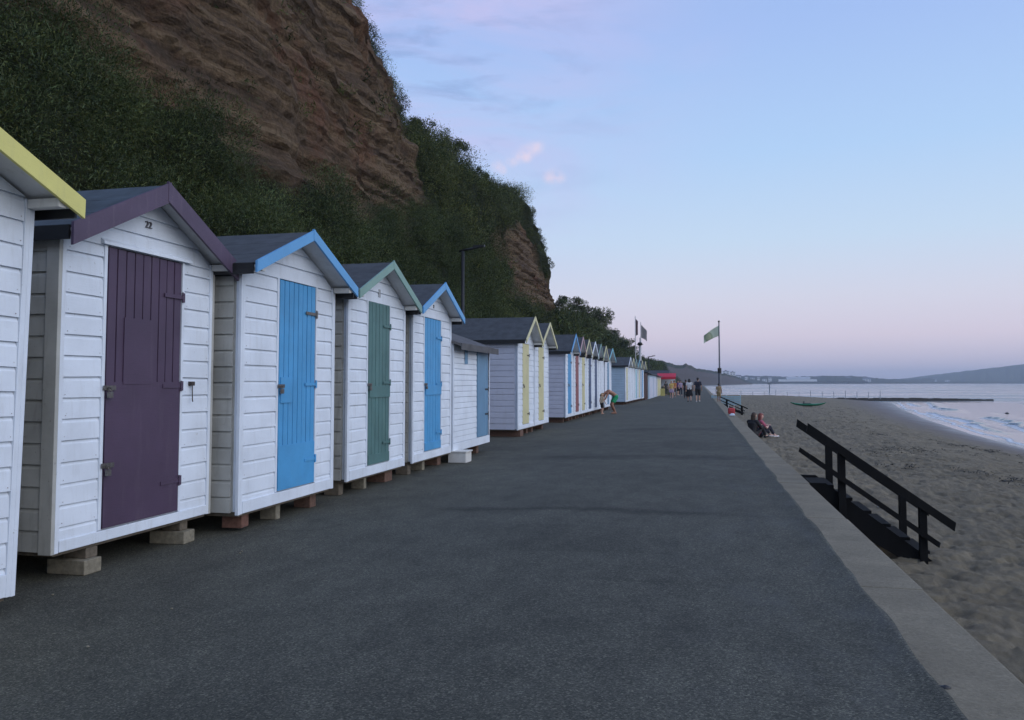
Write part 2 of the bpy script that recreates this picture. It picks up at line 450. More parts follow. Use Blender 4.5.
h0 = hut('white hut with bright yellow bargeboard, cut off by the photo edge, nearest of all', -4.56, 4.51 - 2.05, 2.05, trim=YELLOW, doorm=YELLOW, side=SHADEGREY, seed=1, lean=R(-1.4), ov=.3, base=.09, eave=2.78, apex=3.17, bw=.135)
h1 = hut('white hut with dark purple door and purple bargeboards, second in the row', -4.9, 5.24, 1.98, (.5, 1.48, .235, 2.6), PURPLE, PURPLE_TRIM, SHADEGREY, roofm=FELTB, seed=2, number='22', style='purple', ov=.22, cornerside=SHADEGREY, drip=True, eave=2.665, apex=3.17, ey=.1, base=.15, bw=.18)
h2 = hut('white hut with bright sky blue door and blue bargeboards, beside the purple hut', -4.65, 7.39, 2.1, (.74, 1.6, .24, 2.62), BLUE, BLUETRIM, SHADEGREY, seed=3, style='bluepatch', ov=.265, eave=2.68, apex=3.14)
h3 = hut('white hut with worn dark green door and sage green bargeboards', -4.75, 10.18, 2.12, (.66, 1.47, .25, 2.65), GREEN, GREENTRIM, SHADEGREY, seed=4, style='ledged', ov=.24, number='#', numz=2.8, apex=3.2, eave=2.71)
h4 = hut('white hut with blue door, between the green hut and the low lean-to hut', -4.75, 12.73, 2.06, (.56, 1.45, .25, 2.6), BLUE, BLUETRIM, SHADEGREY, seed=5, style='ledged', ov=.24, number='2', numz=2.83, apex=3.18, eave=2.71)
far = dict(near=False, ov=.28)
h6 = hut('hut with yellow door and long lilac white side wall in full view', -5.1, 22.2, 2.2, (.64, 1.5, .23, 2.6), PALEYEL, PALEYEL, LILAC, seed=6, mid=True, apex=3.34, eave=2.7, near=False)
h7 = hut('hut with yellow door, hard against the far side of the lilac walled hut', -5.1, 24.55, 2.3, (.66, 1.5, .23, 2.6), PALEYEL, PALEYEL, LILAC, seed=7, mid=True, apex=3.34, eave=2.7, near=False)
fx = lambda px0, px1, X: (y_of(px0, X), min(max(y_of(px1, X) - y_of(px0, X), 1.7), 3.2))
specs = [
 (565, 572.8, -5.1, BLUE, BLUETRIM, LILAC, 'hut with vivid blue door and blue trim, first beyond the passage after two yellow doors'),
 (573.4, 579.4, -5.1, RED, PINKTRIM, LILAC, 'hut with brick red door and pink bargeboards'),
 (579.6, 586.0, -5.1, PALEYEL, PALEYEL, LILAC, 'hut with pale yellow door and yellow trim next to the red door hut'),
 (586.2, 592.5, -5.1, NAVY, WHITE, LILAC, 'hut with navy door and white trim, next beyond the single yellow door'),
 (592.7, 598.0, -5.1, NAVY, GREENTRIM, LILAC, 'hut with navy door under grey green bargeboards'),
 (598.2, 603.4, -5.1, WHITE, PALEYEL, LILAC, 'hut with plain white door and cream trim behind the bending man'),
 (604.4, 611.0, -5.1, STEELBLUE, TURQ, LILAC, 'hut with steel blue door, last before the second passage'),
]
for i, (a, b, X, dm, tm, sm, lab) in enumerate(specs):
    y, w = fx(a, b, X)
    hut(lab, X, y, w, (w / 2 - .4, w / 2 + .42, .23, 2.58), dm, tm, sm, seed=20 + i, apex=3.3, eave=2.7, mid=(i < 4), **far)
specs2 = [
 (56.2, -5.15, PALEYEL, WHITE, PALEBLUEWALL, 'far hut showing its pale blue side wall to the passage'),
 (58.6, -5.13, WHITE, PALEYEL, LILAC, 'far hut with white door and cream trim beside the pale blue wall'),
 (61.0, -5.11, WHITE, GREENTRIM, LILAC, 'far hut with white door and green trim'),
 (63.4, -5.06, TURQ, TURQ, LILAC, 'far hut with turquoise door and turquoise bargeboards'),
 (65.9, -5.0, PALEYEL, PALEYEL, LILAC, 'far hut with pale yellow door beside the turquoise one'),
 (68.4, -4.9, BLUE, PALEYEL, LILAC, 'last gabled hut of the row, blue door with yellow trim'),
]
for i, (y, X, dm, tm, sm, lab) in enumerate(specs2):
    hut(lab, X, y, 2.25, (.7, 1.55, .2, 2.5), dm, tm, sm, seed=40 + i, apex=3.2, eave=2.66, rot=R(-1.0), **far)

# the low lean-to hut
def lean_to():
    X, Y0, W, dep = -4.72, 14.86, 2.74, 2.3
    rng = random.Random(99)
    root = tag(empty('lean_to_hut', (X, Y0, 0)), 'low white lean-to hut with sloping dark roof and steel blue door at one end', 'beach hut', HUTS)
    ev, bk, base = 2.22, 3.05, .13
    m = MB(); m.box(-.05, 0, 0, W, base, ev)
    boards(m, lambda u, d, z: (d, u, z), .05, W - .05, base + .14, ev, .112, rng, hole=(1.70, 2.69, base, ev))
    m.build('front_wall', WHITE, root)
    for sgn, y in ((-1, 0.0), (1, W)):
        m = MB()
        m.prism([(-dep, base), (-.05, base), (-.05, ev - .03), (-dep, bk - .05)], lambda u, w, d: (u, d, w), min(y, y - sgn * .04), max(y, y - sgn * .04))
        boards(m, lambda u, d, z: (u, y + sgn * d, z), -dep, -.03, base, ev - .02, .14, rng); m.build('side_wall', SHADEGREY, root)
    m = MB(); m.box(-dep - .04, -dep - .001, 0, W, base, bk - .06); m.build('back_wall', SHADEGREY, root)
    m = MB(); m.box(.003, .036, -.01, W + .01, base - .03, base + .13, None, .004); m.build('bottom_rail', WHITE, root)
    for y in (.0, W): 
        m = MB(); a, b = (y, y + .048) if y == 0 else (y - .048, y); m.box(.002, .034, a, b, base + .134, ev, None, .003); m.build('corner_board', WHITE, root)
    sl = (bk - ev) / dep
    m = MB(); m.prism([(.2, ev - .2 * sl + .01), (-dep - .1, bk + .1 * sl + .01), (-dep - .1, bk + .1 * sl + .06), (.2, ev - .2 * sl + .06)], lambda u, w, d: (u, d, w), -.05, W + .09)
    rf = m.build('roof', FELTG, root)
    m = MB(); m.prism([(.225, ev - .2 * sl - .06), (.201, ev - .2 * sl - .06), (.201, ev - .2 * sl + .07), (.225, ev - .2 * sl + .07)], lambda u, w, d: (u, d, w), -.05, W + .09); m.build('eaves_board', FELTG, rf)
    m = MB(); plank_door(m, 1.75, 2.62, .27, ev - .05, .03, 6, rng); d = m.build('door', STEELBLUE, root)
    for z in (.75, 1.3): hinge(d, 2.62, z, BLACKPOLE, .031)
    m = MB(); m.box(.001, .004, 1.735, 2.64, .262, ev - .03); m.build('door_gap_shade', GAP_SHADE, root)  # black sheet standing in for shade round the lean-to door
    m = MB(); m.box(.026, .04, .78, .98, 1.83, 2.17, None, .003); m.build('shutter', STEELBLUE, root)
    return root
lean_to()
# white step box at its corner
m = MB(); m.box(-4.78, -4.42, 14.83, 15.22, -.1, .1, None, .01)
m.box(-4.8, -4.4, 14.81, 15.24, .101, .125, None, .004)
tag(m.build('step_box', OFFWHITE), 'small white painted box under the corner of the lean-to hut', 'box')

# supports
def block(x, y, sx, sy, z0, z1, mat, label, name='concrete_block', cat='block', rz=0.0):
    m = MB(); m.box(-sx / 2, sx / 2, -sy / 2, sy / 2, 0, z1 - z0, None, .008)
    o = m.build(name, mat); o.location = (x, y, z0); o.rotation_euler = (0, 0, rz)
    return tag(o, label, cat, 'blocks and bricks under the huts')
GB = -.102
block(-5.02, 5.62, .36, .19, GB, .015, CONCBLOCK, 'pale concrete block on the ground under the near corner of the purple hut')
block(-5.0, 5.66, .22, .13, .016, .099, TIMBER, 'small brown packing piece on the concrete block under the near corner of the purple hut', 'timber_block')
block(-5.03, 6.88, .36, .19, GB, .015, CONCBLOCK, 'pale concrete block on the ground under the far corner of the purple hut', rz=.08)
block(-5.02, 6.9, .2, .12, .016, .099, TIMBER, 'dark packing piece on the concrete block under the far corner of the purple hut', 'timber_block')
block(-4.8, 7.6, .22, .16, -.07, .068, BRICKRED, 'red brick under the near corner of the sky blue hut', 'brick', 'brick', .1)
block(-4.8, 8.3, .2, .1, GB, .068, CONCBLOCK, 'greyish block under the middle of the sky blue hut')
block(-4.84, 9.2, .22, .16, GB, .068, BRICKDARK, 'dark brick under the far corner of the sky blue hut', 'brick', 'brick')
block(-4.97, 10.27, .22, .14, GB, .068, TIMBER, 'brown timber block under the near corner of the green hut', 'timber_block')
block(-4.9, 10.95, .2, .09, GB, .068, CONCBLOCK, 'narrow greyish block under the door of the green hut')
block(-4.95, 11.85, .3, .3, GB, .068, BRICKDARK, 'broad dark red brick under the far end of the green hut', 'brick', 'brick')
block(-4.93, 12.82, .22, .14, GB, .068, TIMBER, 'timber block under the near corner of the hut beside the lean-to', 'timber_block')
block(-4.92, 13.5, .22, .13, GB, .068, CONCBLOCK, 'tan block under the door of the hut beside the lean-to')
block(-4.95, 14.4, .26, .2, GB, .068, BRICKDARK, 'dark brick beside the small white box', 'brick', 'brick')
block(-4.9, 17.0, .2, .16, GB, .078, BRICKDARK, 'dark brick under the door of the lean-to hut', 'brick', 'brick')
block(-5.2, 22.6, .3, .4, GB, .068, BRICKDARK, 'dark block under the yellow door hut with the lilac wall', 'brick', 'brick')
block(-4.62, 3.0, .3, .2, GB, .038, TIMBER, 'timber packing under the nearest hut', 'timber_block')
# ================================================================== ground, wall, beach, sea
KI, KO = 1.1, 1.5           # inner and outer line of the concrete kerb
def asphalt():
    m, n, N, L, bs = nt('old_asphalt')
    pos = geo_pos(N)
    big = noise_node(N, L, pos, 0.45, 5, .6)
    c1 = ramp(N, [(0.3, (0.060, 0.061, 0.050)), (0.72, (0.088, 0.089, 0.073))]); L.new(big.outputs[0], c1.inputs[0])
    mid = noise_node(N, L, vscale(N, L, pos, (1, .55, 1)), 3.1, 6, .7)
    c2 = ramp(N, [(0.25, (0.66, 0.66, 0.66)), (0.75, (1.28, 1.27, 1.24))]); L.new(mid.outputs[0], c2.inputs[0])
    o = mixc(N, L, 1.0, c1.outputs[0], c2.outputs[0], 'MULTIPLY')
    vo = N.new('ShaderNodeTexVoronoi'); vo.inputs['Scale'].default_value = 115; L.new(pos, vo.inputs['Vector'])
    bw = N.new('ShaderNodeSeparateColor'); L.new(vo.outputs['Color'], bw.inputs[0])
    c3 = ramp(N, [(0.0, (0.45, 0.45, 0.46)), (0.7, (1.0, 1.0, 1.0)), (0.9, (1.45, 1.42, 1.36)), (1.0, (2.2, 2.1, 2.0))]); L.new(bw.outputs[0], c3.inputs[0])
    o = mixc(N, L, 1.0, o, c3.outputs[0], 'MULTIPLY')
    # tar seams and patches that cross the walk
    sep = N.new('ShaderNodeSeparateXYZ'); L.new(pos, sep.inputs[0])
    wob = noise_node(N, L, pos, .8, 5, .7)
    w0 = mth(N, L, 'SUBTRACT', wob.outputs[0], .5)
    for (yc, half, x0, x1, dark) in ((9.2, .16, -3.4, .7, .34), (16.0, .42, -3.4, 1.2, .42), (25.5, .7, -3.0, 1.0, .6), (6.0, .06, -1.2, .3, .7)):
        d = mth(N, L, 'ABSOLUTE', mth(N, L, 'ADD', mth(N, L, 'SUBTRACT', sep.outputs[1], yc), mth(N, L, 'MULTIPLY', w0, half * 5)))
        k = N.new('ShaderNodeMapRange'); k.inputs[1].default_value = half * .3; k.inputs[2].default_value = half * 1.5
        k.inputs[3].default_value = 1; k.inputs[4].default_value = 0; L.new(d, k.inputs[0])
        a = N.new('ShaderNodeMapRange'); a.inputs[1].default_value = x0; a.inputs[2].default_value = x0 + .7; L.new(sep.outputs[0], a.inputs[0])
        b = N.new('ShaderNodeMapRange'); b.inputs[1].default_value = x1; b.inputs[2].default_value = x1 - .7; L.new(sep.outputs[0], b.inputs[0])
        f = mth(N, L, 'MULTIPLY', mth(N, L, 'MULTIPLY', k.outputs[0], a.outputs[0]), b.outputs[0])
        br = noise_node(N, L, pos, 4, 4, .7); f = mth(N, L, 'MULTIPLY', f, mth(N, L, 'MULTIPLY', br.outputs[0], 1.5, clamp=True))
        o = mixc(N, L, f, o, mixc(N, L, 1.0, o, (dark, dark, dark), 'MULTIPLY'))
    vc = N.new('ShaderNodeTexVoronoi'); vc.feature = 'DISTANCE_TO_EDGE'; vc.inputs['Scale'].default_value = .42
    dn = noise_node(N, L, pos, 1.7, 6, .7); va = N.new('ShaderNodeVectorMath'); va.operation = 'MULTIPLY_ADD'; L.new(dn.outputs['Color'], va.inputs[0]); va.inputs[1].default_value = (.9, .9, .9); L.new(pos, va.inputs[2]); L.new(va.outputs[0], vc.inputs['Vector'])
    ck = ramp(N, [(.0, (1, 1, 1)), (.0035, (.8, .8, .8)), (.009, (0, 0, 0))]); L.new(vc.outputs['Distance'], ck.inputs[0])
    cm = noise_node(N, L, pos, .33, 3, .5); cr_ = ramp(N, [(.5, (0, 0, 0)), (.6, (1, 1, 1))]); L.new(cm.outputs[0], cr_.inputs[0])
    o = mixc(N, L, mth(N, L, 'MULTIPLY', mth(N, L, 'MULTIPLY', ck.outputs[0], cr_.outputs[0]), .55), o, (.02, .02, .019))
    for (px0, px1, py0, py1, tone) in ((-1.9, -.2, 6.9, 8.2, .8), (-3.9, -2.6, 11.0, 14.5, 1.14), (-.9, .75, 17.5, 21.0, .86), (.1, 1.0, 3.4, 4.6, 1.15)):
        f = None
        for sk, lo_, hi_ in ((0, px0, px1), (1, py0, py1)):
            for v_, sg in ((lo_, 1), (hi_, -1)):
                q = N.new('ShaderNodeMapRange'); q.inputs[1].default_value = 0; q.inputs[2].default_value = .035
                L.new(mth(N, L, 'MULTIPLY', mth(N, L, 'SUBTRACT', mth(N, L, 'ADD', sep.outputs[sk], mth(N, L, 'MULTIPLY', w0, .22)), v_), sg), q.inputs[0])
                f = q.outputs[0] if f is None else mth(N, L, 'MULTIPLY', f, q.outputs[0])
        o = mixc(N, L, mth(N, L, 'MULTIPLY', f, .75), o, mixc(N, L, 1.0, o, (tone, tone, tone), 'MULTIPLY'))
    # dust and sand blown against the kerb
    a = N.new('ShaderNodeMapRange'); a.inputs[1].default_value = -.5; a.inputs[2].default_value = 1.05; L.new(sep.outputs[0], a.inputs[0])
    sn = noise_node(N, L, vscale(N, L, pos, (1, .45, 1)), 2.2, 6, .65); sr = ramp(N, [(.5, (0, 0, 0)), (.75, (1, 1, 1))]); L.new(sn.outputs[0], sr.inputs[0])
    o = mixc(N, L, mth(N, L, 'MULTIPLY', mth(N, L, 'MULTIPLY', a.outputs[0], sr.outputs[0]), .55), o, (.11, .115, .115))
    L.new(o, bs.inputs['Base Color']); bs.inputs['Roughness'].default_value = .85
    bs.inputs['Specular IOR Level'].default_value = .3
    fine = noise_node(N, L, pos, 90, 4, .7)
    h = mth(N, L, 'ADD', mth(N, L, 'MULTIPLY', vo.outputs['Distance'], -.7), fine.outputs[0])
    bump(N, L, bs, h, .55, .006)
    return m
def concrete():
    m, n, N, L, bs = nt('kerb_concrete')
    pos = geo_pos(N)
    a = noise_node(N, L, pos, 1.6, 6, .65); b = noise_node(N, L, pos, 55, 5, .7)
    c1 = ramp(N, [(.3, (.14, .12, .082)), (.7, (.23, .2, .14))]); L.new(a.outputs[0], c1.inputs[0])
    c2 = ramp(N, [(.3, (.7, .7, .7)), (.62, (1.1, 1.1, 1.1)), (.8, (1.5, 1.5, 1.45))]); L.new(b.outputs[0], c2.inputs[0])
    v = noise_node(N, L, pos, 7, 5, .6, 1.2); cr = ramp(N, [(.47, (1, 1, 1)), (.5, (.62, .62, .62)), (.53, (1, 1, 1))]); L.new(v.outputs[0], cr.inputs[0])
    o = mixc(N, L, 1.0, c1.outputs[0], c2.outputs[0], 'MULTIPLY'); o = mixc(N, L, .35, o, mixc(N, L, 1.0, o, cr.outputs[0], 'MULTIPLY'))
    dr = noise_node(N, L, pos, 1.1, 6, .7); dk = ramp(N, [(.54, (0, 0, 0)), (.66, (1, 1, 1))]); L.new(dr.outputs[0], dk.inputs[0])
    o = mixc(N, L, mth(N, L, 'MULTIPLY', dk.outputs[0], .5), o, (.22, .19, .13))
    L.new(o, bs.inputs['Base Color']); bs.inputs['Roughness'].default_value = .9
    bump(N, L, bs, b.outputs[0], .5, .008)
    return m
ASPH, CONC = asphalt(), concrete()
# promenade with gentle unevenness
ys = np.concatenate([np.arange(-14, 40, .3), np.arange(40, 420, 4.0)]); xs = np.concatenate([np.arange(-10, KI - .2, .3), [KI - .12, KI - .03, KI, KI + .01]])
ys = np.concatenate([np.arange(-14, 16, .08), np.arange(16, 45, .3), np.arange(45, 420, 4.0)])
YY, XX = np.meshgrid(ys, xs, indexing='ij')
ZZ = (fbm(XX * .5, YY * .35, 3, 3) - .5) * .03 * np.clip((KI - XX) / 1.0, 0, 1) * np.clip((XX + 4.2) / .8, 0, 1) - .004
tt_ = np.clip((-XX - .6) / 3.6, 0, 1); ZZ = ZZ - .1 * tt_ * tt_ * (3 - 2 * tt_)
ZZ[:, -3:] += .02; ZZ[:, -1] -= .016; XX[:, -2] += (fbm(ys * 1.3, ys * 0, 4, 5, .6) - .5) * .07; XX[:, -1] = XX[:, -2] + .012; XX[:, -3] = np.minimum(KI - .03, XX[:, -2] - .02)
o = np_mesh('promenade', np.stack([XX, YY, ZZ], -1).reshape(-1, 3), grid_faces(len(ys), len(xs)), ASPH); o['kind'] = 'structure'
# kerb slabs on top of the sea wall, with joints
m = MB(); rr = random.Random(5); y = -6.0
while y < 400:
    ln = rr.uniform(2.7, 3.3) if y < 60 else 12
    j = rr.uniform(-.008, .008)
    m.box(KI - .03, KO + rr.uniform(-.012, .012), y + .009, y + ln - .009, -.16, .008 + j * .25, None, .012 if y < 40 else 0); y += ln
kerb = m.build('kerb', CONC); kerb['kind'] = 'structure'
m = MB(); m.box(KI + .05, KO - .05, -14, 400, -2.6, -.155)
sw = m.build('sea_wall', CONC); tag(sw, 'low concrete sea wall dropping from the promenade to the sand', 'sea wall')

wl_y = np.array([-60, 0, 20, 50, 62, 85, 120, 154, 175, 200]); wl_x = np.array([15.5, 16, 16.4, 17.8, 18.9, 21.9, 27.5, 33.8, 38, 60])
SEA_Z = -2.2
def sand_z(X, Y):
    xw = np.interp(Y, wl_y, wl_x)
    u = (X - KO) / (xw - KO)
    top = -1.0 + .14 * np.clip((Y - 12) / 25, 0, 1)
    z = top + (SEA_Z - top) * np.clip((u - .35) / .65, 0, 4) ** 1.25
    z = z - .15 * np.clip(u, 0, .35)
    z = z - 3.0 * np.clip((Y - 158) / 14, 0, 1) - np.clip(u - 1, 0, 1) * 1.0
    return z, u
def sand_detail(X, Y, u):
    dry = np.clip((.85 - u) / .2, 0, 1)
    d = (fbm(X * 1.1, Y * 1.1, 21, 3) - .5) * .12
    foot = fbm(X * 4.2 + 3, Y * 4.2, 31, 3)
    d = d - np.clip(foot - .52, 0, 1) * .25 + np.clip(.42 - foot, 0, 1) * .11
    d = d + (fbm(X * 11, Y * 11, 41, 3, .65) - .5) * .07
    return d * (dry * .88 + .1)
def sand_mat():
    m, n, N, L, bs = nt('beach_sand')
    pos = geo_pos(N)
    at = N.new('ShaderNodeAttribute'); at.attribute_name = 'u'
    a = noise_node(N, L, pos, .7, 6, .65); b = noise_node(N, L, pos, 90, 4, .8); e = noise_node(N, L, vscale(N, L, pos, (1, .5, 1)), 4.5, 6, .7)
    c1 = ramp(N, [(.3, (.15, .125, .083)), (.7, (.225, .19, .13))]); L.new(a.outputs[0], c1.inputs[0])
    c2 = ramp(N, [(.28, (.72, .72, .72)), (.72, (1.18, 1.18, 1.18))]); L.new(b.outputs[0], c2.inputs[0])
    c3 = ramp(N, [(.3, (.72, .72, .73)), (.65, (1.1, 1.1, 1.08))]); L.new(e.outputs[0], c3.inputs[0])
    o = mixc(N, L, 1.0, c1.outputs[0], c2.outputs[0], 'MULTIPLY'); o = mixc(N, L, 1.0, o, c3.outputs[0], 'MULTIPLY')
    wn = mth(N, L, 'ADD', at.outputs['Fac'], mth(N, L, 'MULTIPLY', mth(N, L, 'SUBTRACT', a.outputs[0], .5), .25))
    w = N.new('ShaderNodeMapRange'); w.inputs[1].default_value = .66; w.inputs[2].default_value = .86; L.new(wn, w.inputs[0])
    o = mixc(N, L, w.outputs[0], o, (.14, .12, .11))
    L.new(o, bs.inputs['Base Color'])
    r = N.new('ShaderNodeMapRange'); r.inputs[1].default_value = .8; r.inputs[2].default_value = 1.0; r.inputs[3].default_value = .92; r.inputs[4].default_value = .28; L.new(wn, r.inputs[0])
    L.new(r.outputs[0], bs.inputs['Roughness'])
    bs.inputs['Specular IOR Level'].default_value = .35
    k = mth(N, L, 'MULTIPLY', mth(N, L, 'SUBTRACT', 1.0, w.outputs[0]), .8)
    bb = N.new('ShaderNodeBump'); bb.inputs['Distance'].default_value = .02; L.new(k, bb.inputs['Strength'])
    L.new(mth(N, L, 'ADD', b.outputs[0], mth(N, L, 'MULTIPLY', e.outputs[0], 3.0)), bb.inputs['Height']); L.new(bb.outputs[0], bs.inputs['Normal'])
    return m
ys = np.concatenate([np.arange(-30, 3, .6), np.arange(3, 14, .055), np.arange(14, 30, .12), np.arange(30, 60, .3), np.arange(60, 176, 1.2)])
uu = np.concatenate([np.linspace(0, .45, 190), np.linspace(.45, 1.0, 90)[1:], np.linspace(1.0, 2.2, 14)[1:]])
YY, UU = np.meshgrid(ys, uu, indexing='ij')
XX = (KO - .1) + UU * (np.interp(YY, wl_y, wl_x) - KO + .1)
ZZ, U2 = sand_z(XX, YY); ZZ = ZZ + sand_detail(XX, YY, U2)
beach = np_mesh('beach', np.stack([XX, YY, ZZ], -1).reshape(-1, 3), grid_faces(len(ys), len(uu)), sand_mat()); beach['kind'] = 'structure'
at = beach.data.attributes.new('u', 'FLOAT', 'POINT'); at.data.foreach_set('value', U2.ravel().astype(np.float32))
def gz(x, y):
    z, u = sand_z(np.array([x]), np.array([y])); return float(z[0] + sand_detail(np.array([x]), np.array([y]), u)[0])

# sea sheet to the horizon and the surf strip
def sea_mat(foamy):
    m, n, N, L, bs = nt('surf_water' if foamy else 'sea_water')
    pos = geo_pos(N)
    bs.inputs['Base Color'].default_value = (.08, .12, .15, 1); bs.inputs['Roughness'].default_value = .12
    bs.inputs['IOR'].default_value = 1.33
    a = noise_node(N, L, vscale(N, L, pos, (.35, .6, 1)), 1.0, 5, .6); b = noise_node(N, L, vscale(N, L, pos, (.02, .05, 1)), 1.0, 3, .5)
    h = mth(N, L, 'ADD', a.outputs[0], mth(N, L, 'MULTIPLY', b.outputs[0], 1.5))
    bump(N, L, bs, h, .22, .1)
    rr_ = ramp(N, [(.4, (.1, .1, .1)), (.65, (.3, .3, .3))]); L.new(b.outputs[0], rr_.inputs[0]); L.new(rr_.outputs[0], bs.inputs['Roughness'])
    if foamy:
        at = N.new('ShaderNodeAttribute'); at.attribute_name = 'foam'
        f = noise_node(N, L, vscale(N, L, pos, (1, .5, 1)), 2.6, 7, .75, .6)
        k = mth(N, L, 'MULTIPLY', mth(N, L, 'SUBTRACT', mth(N, L, 'ADD', at.outputs['Fac'], f.outputs[0]), 1.06), 5.0, clamp=True)
        o = mixc(N, L, k, (.055, .075, .09), (.68, .69, .7)); L.new(o, bs.inputs['Base Color'])
        L.new(mth(N, L, 'MULTIPLY_ADD', k, .6, .12), bs.inputs['Roughness'])
    return m
S = 8200.0
xs = np.concatenate([-np.geomspace(S, 200, 12), np.arange(-150, 200, 50), np.geomspace(200, S, 12)]); 
XX, YY = np.meshgrid(xs, xs, indexing='xy')
sea = np_mesh('sea', np.stack([XX, YY, np.full_like(XX, SEA_Z)], -1).reshape(-1, 3), grid_faces(len(xs), len(xs)), sea_mat(False)); sea['kind'] = 'structure'
ys = np.arange(10, 158, .22); oo = np.concatenate([np.arange(-1.6, 9, .12), np.arange(9, 20, .8)])
YY, OO = np.meshgrid(ys, oo, indexing='ij')
wob = (fbm(YY * .09, YY * 0, 61, 3) - .5) * 3.0 + (fbm(YY * .5, YY * 0 + 9, 62, 2) - .5) * .7
XX = np.interp(YY, wl_y, wl_x) + OO
z0 = SEA_Z + .012
ZZ = np.full_like(XX, z0); FO = np.zeros_like(XX)
for (c0, wd, hgt, sd) in ((2.2, .45, .2, 71), (5.0, .6, .26, 72), (8.6, .8, .16, 73)):
    cc = c0 + wob + (fbm(YY * .06, YY * 0, sd, 2) - .5) * 2
    amp = hgt * np.clip(fbm(YY * .05, YY * 0 + 3, sd + 5, 2) * 2.4 - .7, 0, 1)
    t = (OO - cc) / wd
    ZZ += amp * np.exp(-np.where(t < 0, t * 1.8, t * .7) ** 2)
    FO += np.clip(amp / hgt * 1.2, 0, 1) * np.exp(-((t + 1.0) / .9) ** 2) * .75
edge = .25 + wob * .45
FO += np.exp(-((OO - edge - .1) / .45) ** 2) * .72 + .2 * np.exp(-((OO - 1.8) / 2.0) ** 2)
sz, su = sand_z(XX, YY)
ZZ = np.where(OO < edge, np.maximum(np.minimum(ZZ, sz + .008), sz - .03 * (edge - OO)), ZZ)
ZZ = np.where(OO < edge - .05, sz - .06, ZZ)
surf = np_mesh('surf', np.stack([XX, YY, ZZ], -1).reshape(-1, 3), grid_faces(len(ys), len(oo)), sea_mat(True)); surf['kind'] = 'stuff'
tag(surf, 'small white breaking waves along the wet edge of the beach', 'surf')
at = surf.data.attributes.new('foam', 'FLOAT', 'POINT'); at.data.foreach_set('value', FO.ravel().astype(np.float32))

# ================================================================== cliff
sil = [(350, 0), (375, 52), (400, 108), (440, 136), (470, 170), (500, 184), (516, 186), (523, 196), (530, 216), (538, 245), (549, 293), (553, 308), (560, 312), (600, 330), (620, 346), (640, 360)]
XT = -22.0
cy = [-20, 30, 50, 70, 105, 125, 180, 300, 420]; ch = [32., 30., 26.5, 24.5, 25., 22., 19., 15., 8.]
cy, ch = np.array(cy), np.array(ch)
ys = np.concatenate([np.arange(-4, 60, .28), np.arange(60, 135, .45), np.arange(135, 420, 2.5)])
nt_ = 190
H = np.interp(ys, cy, ch)
s2 = (H - CAM_H) / 22.0
s1 = np.minimum(np.interp(ys, [0, 20, 40], [.52, .545, .56]), s2 - .12) ; s1 = np.maximum(s1, .16)
s1 = s1 + (vnoise(ys * .16, ys * 0, 5) - .5) * .09 * np.clip((60 - ys) / 10, .3, 1)
T = np.linspace(0, 1, nt_)
V = np.zeros((len(ys), nt_, 3))
for i, y in enumerate(ys):
    x1 = -15.6; zc1 = CAM_H + s1[i] * 15.6
    P = np.array([(-8.0, -.6), (-9.3, .9), (-12.0, zc1 * .42), (x1, zc1), (-17.3, zc1 + (H[i] - zc1) * .38), (-19.6, zc1 + (H[i] - zc1) * .74), (XT, H[i]), (-27, H[i] + 1.2), (-60, H[i] + 5)])
    tt = np.array([0, .06, .2, .38, .58, .76, .9, .94, 1.0])
    V[i, :, 0] = np.interp(T, tt, P[:, 0]); V[i, :, 2] = np.interp(T, tt, P[:, 1]); V[i, :, 1] = y
X_, Y_, Z_ = V[..., 0], V[..., 1], V[..., 2]
# column of the photo through which each place is seen, used only to lay out where rock is bare
xc = X_ * math.cos(YAW) + Y_ * math.sin(YAW); zc = -X_ * math.sin(YAW) + Y_ * math.cos(YAW)
PX = 512 + F * xc / np.maximum(zc, 2)
# the skyline: how high the ground may rise on each bearing
sp_ = np.array([200., 320.] + [p[0] for p in sil] + [660., 690.]); ss_ = np.array([1.5, 1.3] + [(382.5 - p[1]) / (700 - p[0]) for p in sil] + [.5, .4])
lift_ = np.interp(PX, [360, 385, 520, 530, 546, 556], [.2, 1.0, .9, .25, .2, .9])
zcap = CAM_H + np.interp(PX, sp_, ss_) * -X_ - lift_
over = Z_ - zcap
Z_[:] = np.where(over > -1.0, zcap - .25 * np.exp(-np.clip(over + 1, 0, 20) * .4) , Z_)
Z_[:] = np.maximum(Z_, -.6)
sl = (Z_ - CAM_H) / -X_
scap = np.interp(PX, sp_, ss_)
nz = (fbm(Y_ * .22, Z_ * .22, 81, 4) - .5)
r1 = np.clip((56 + nz * 16 - Y_) / 5, 0, 1) * np.clip((sl - .495 - nz * .14) / .04, 0, 1) * np.clip((419 + nz * 60 - PX) / 10, 0, 1)
r2 = np.clip((PX - 500 - nz * 50) / 7, 0, 1) * np.clip((553 - PX) / 3, 0, 1) * np.clip((sl - .44 - nz * .2) / .05, 0, 1) * np.clip((scap - sl - .05 - nz * .15 - .14 * np.clip((534 - PX) / 20, 0, 1)) / .05 + np.clip((PX - 540) / 5, 0, 2), 0, 1)
rock = np.clip(np.maximum(r1, r2), 0, 1) * np.clip((.925 - T[None, :]) / .01, 0, 1)
dip = Z_ + .035 * Y_
strat = (vnoise(dip * 1.0 + nz * 1.2, Y_ * .02, 91) - .5) * 1.3 + (vnoise(dip * 2.9 + nz * 1.5, Y_ * .05, 92) - .5) * .75 + (vnoise(dip * 6.5 + nz * 2, Y_ * .12, 98) - .5) * .3
gul = (fbm(Y_ * .3, Z_ * .05, 93, 3) - .5) * 2.6
rough = (fbm(Y_ * .8, Z_ * .8, 94, 5, .6) - .5) * 1.5
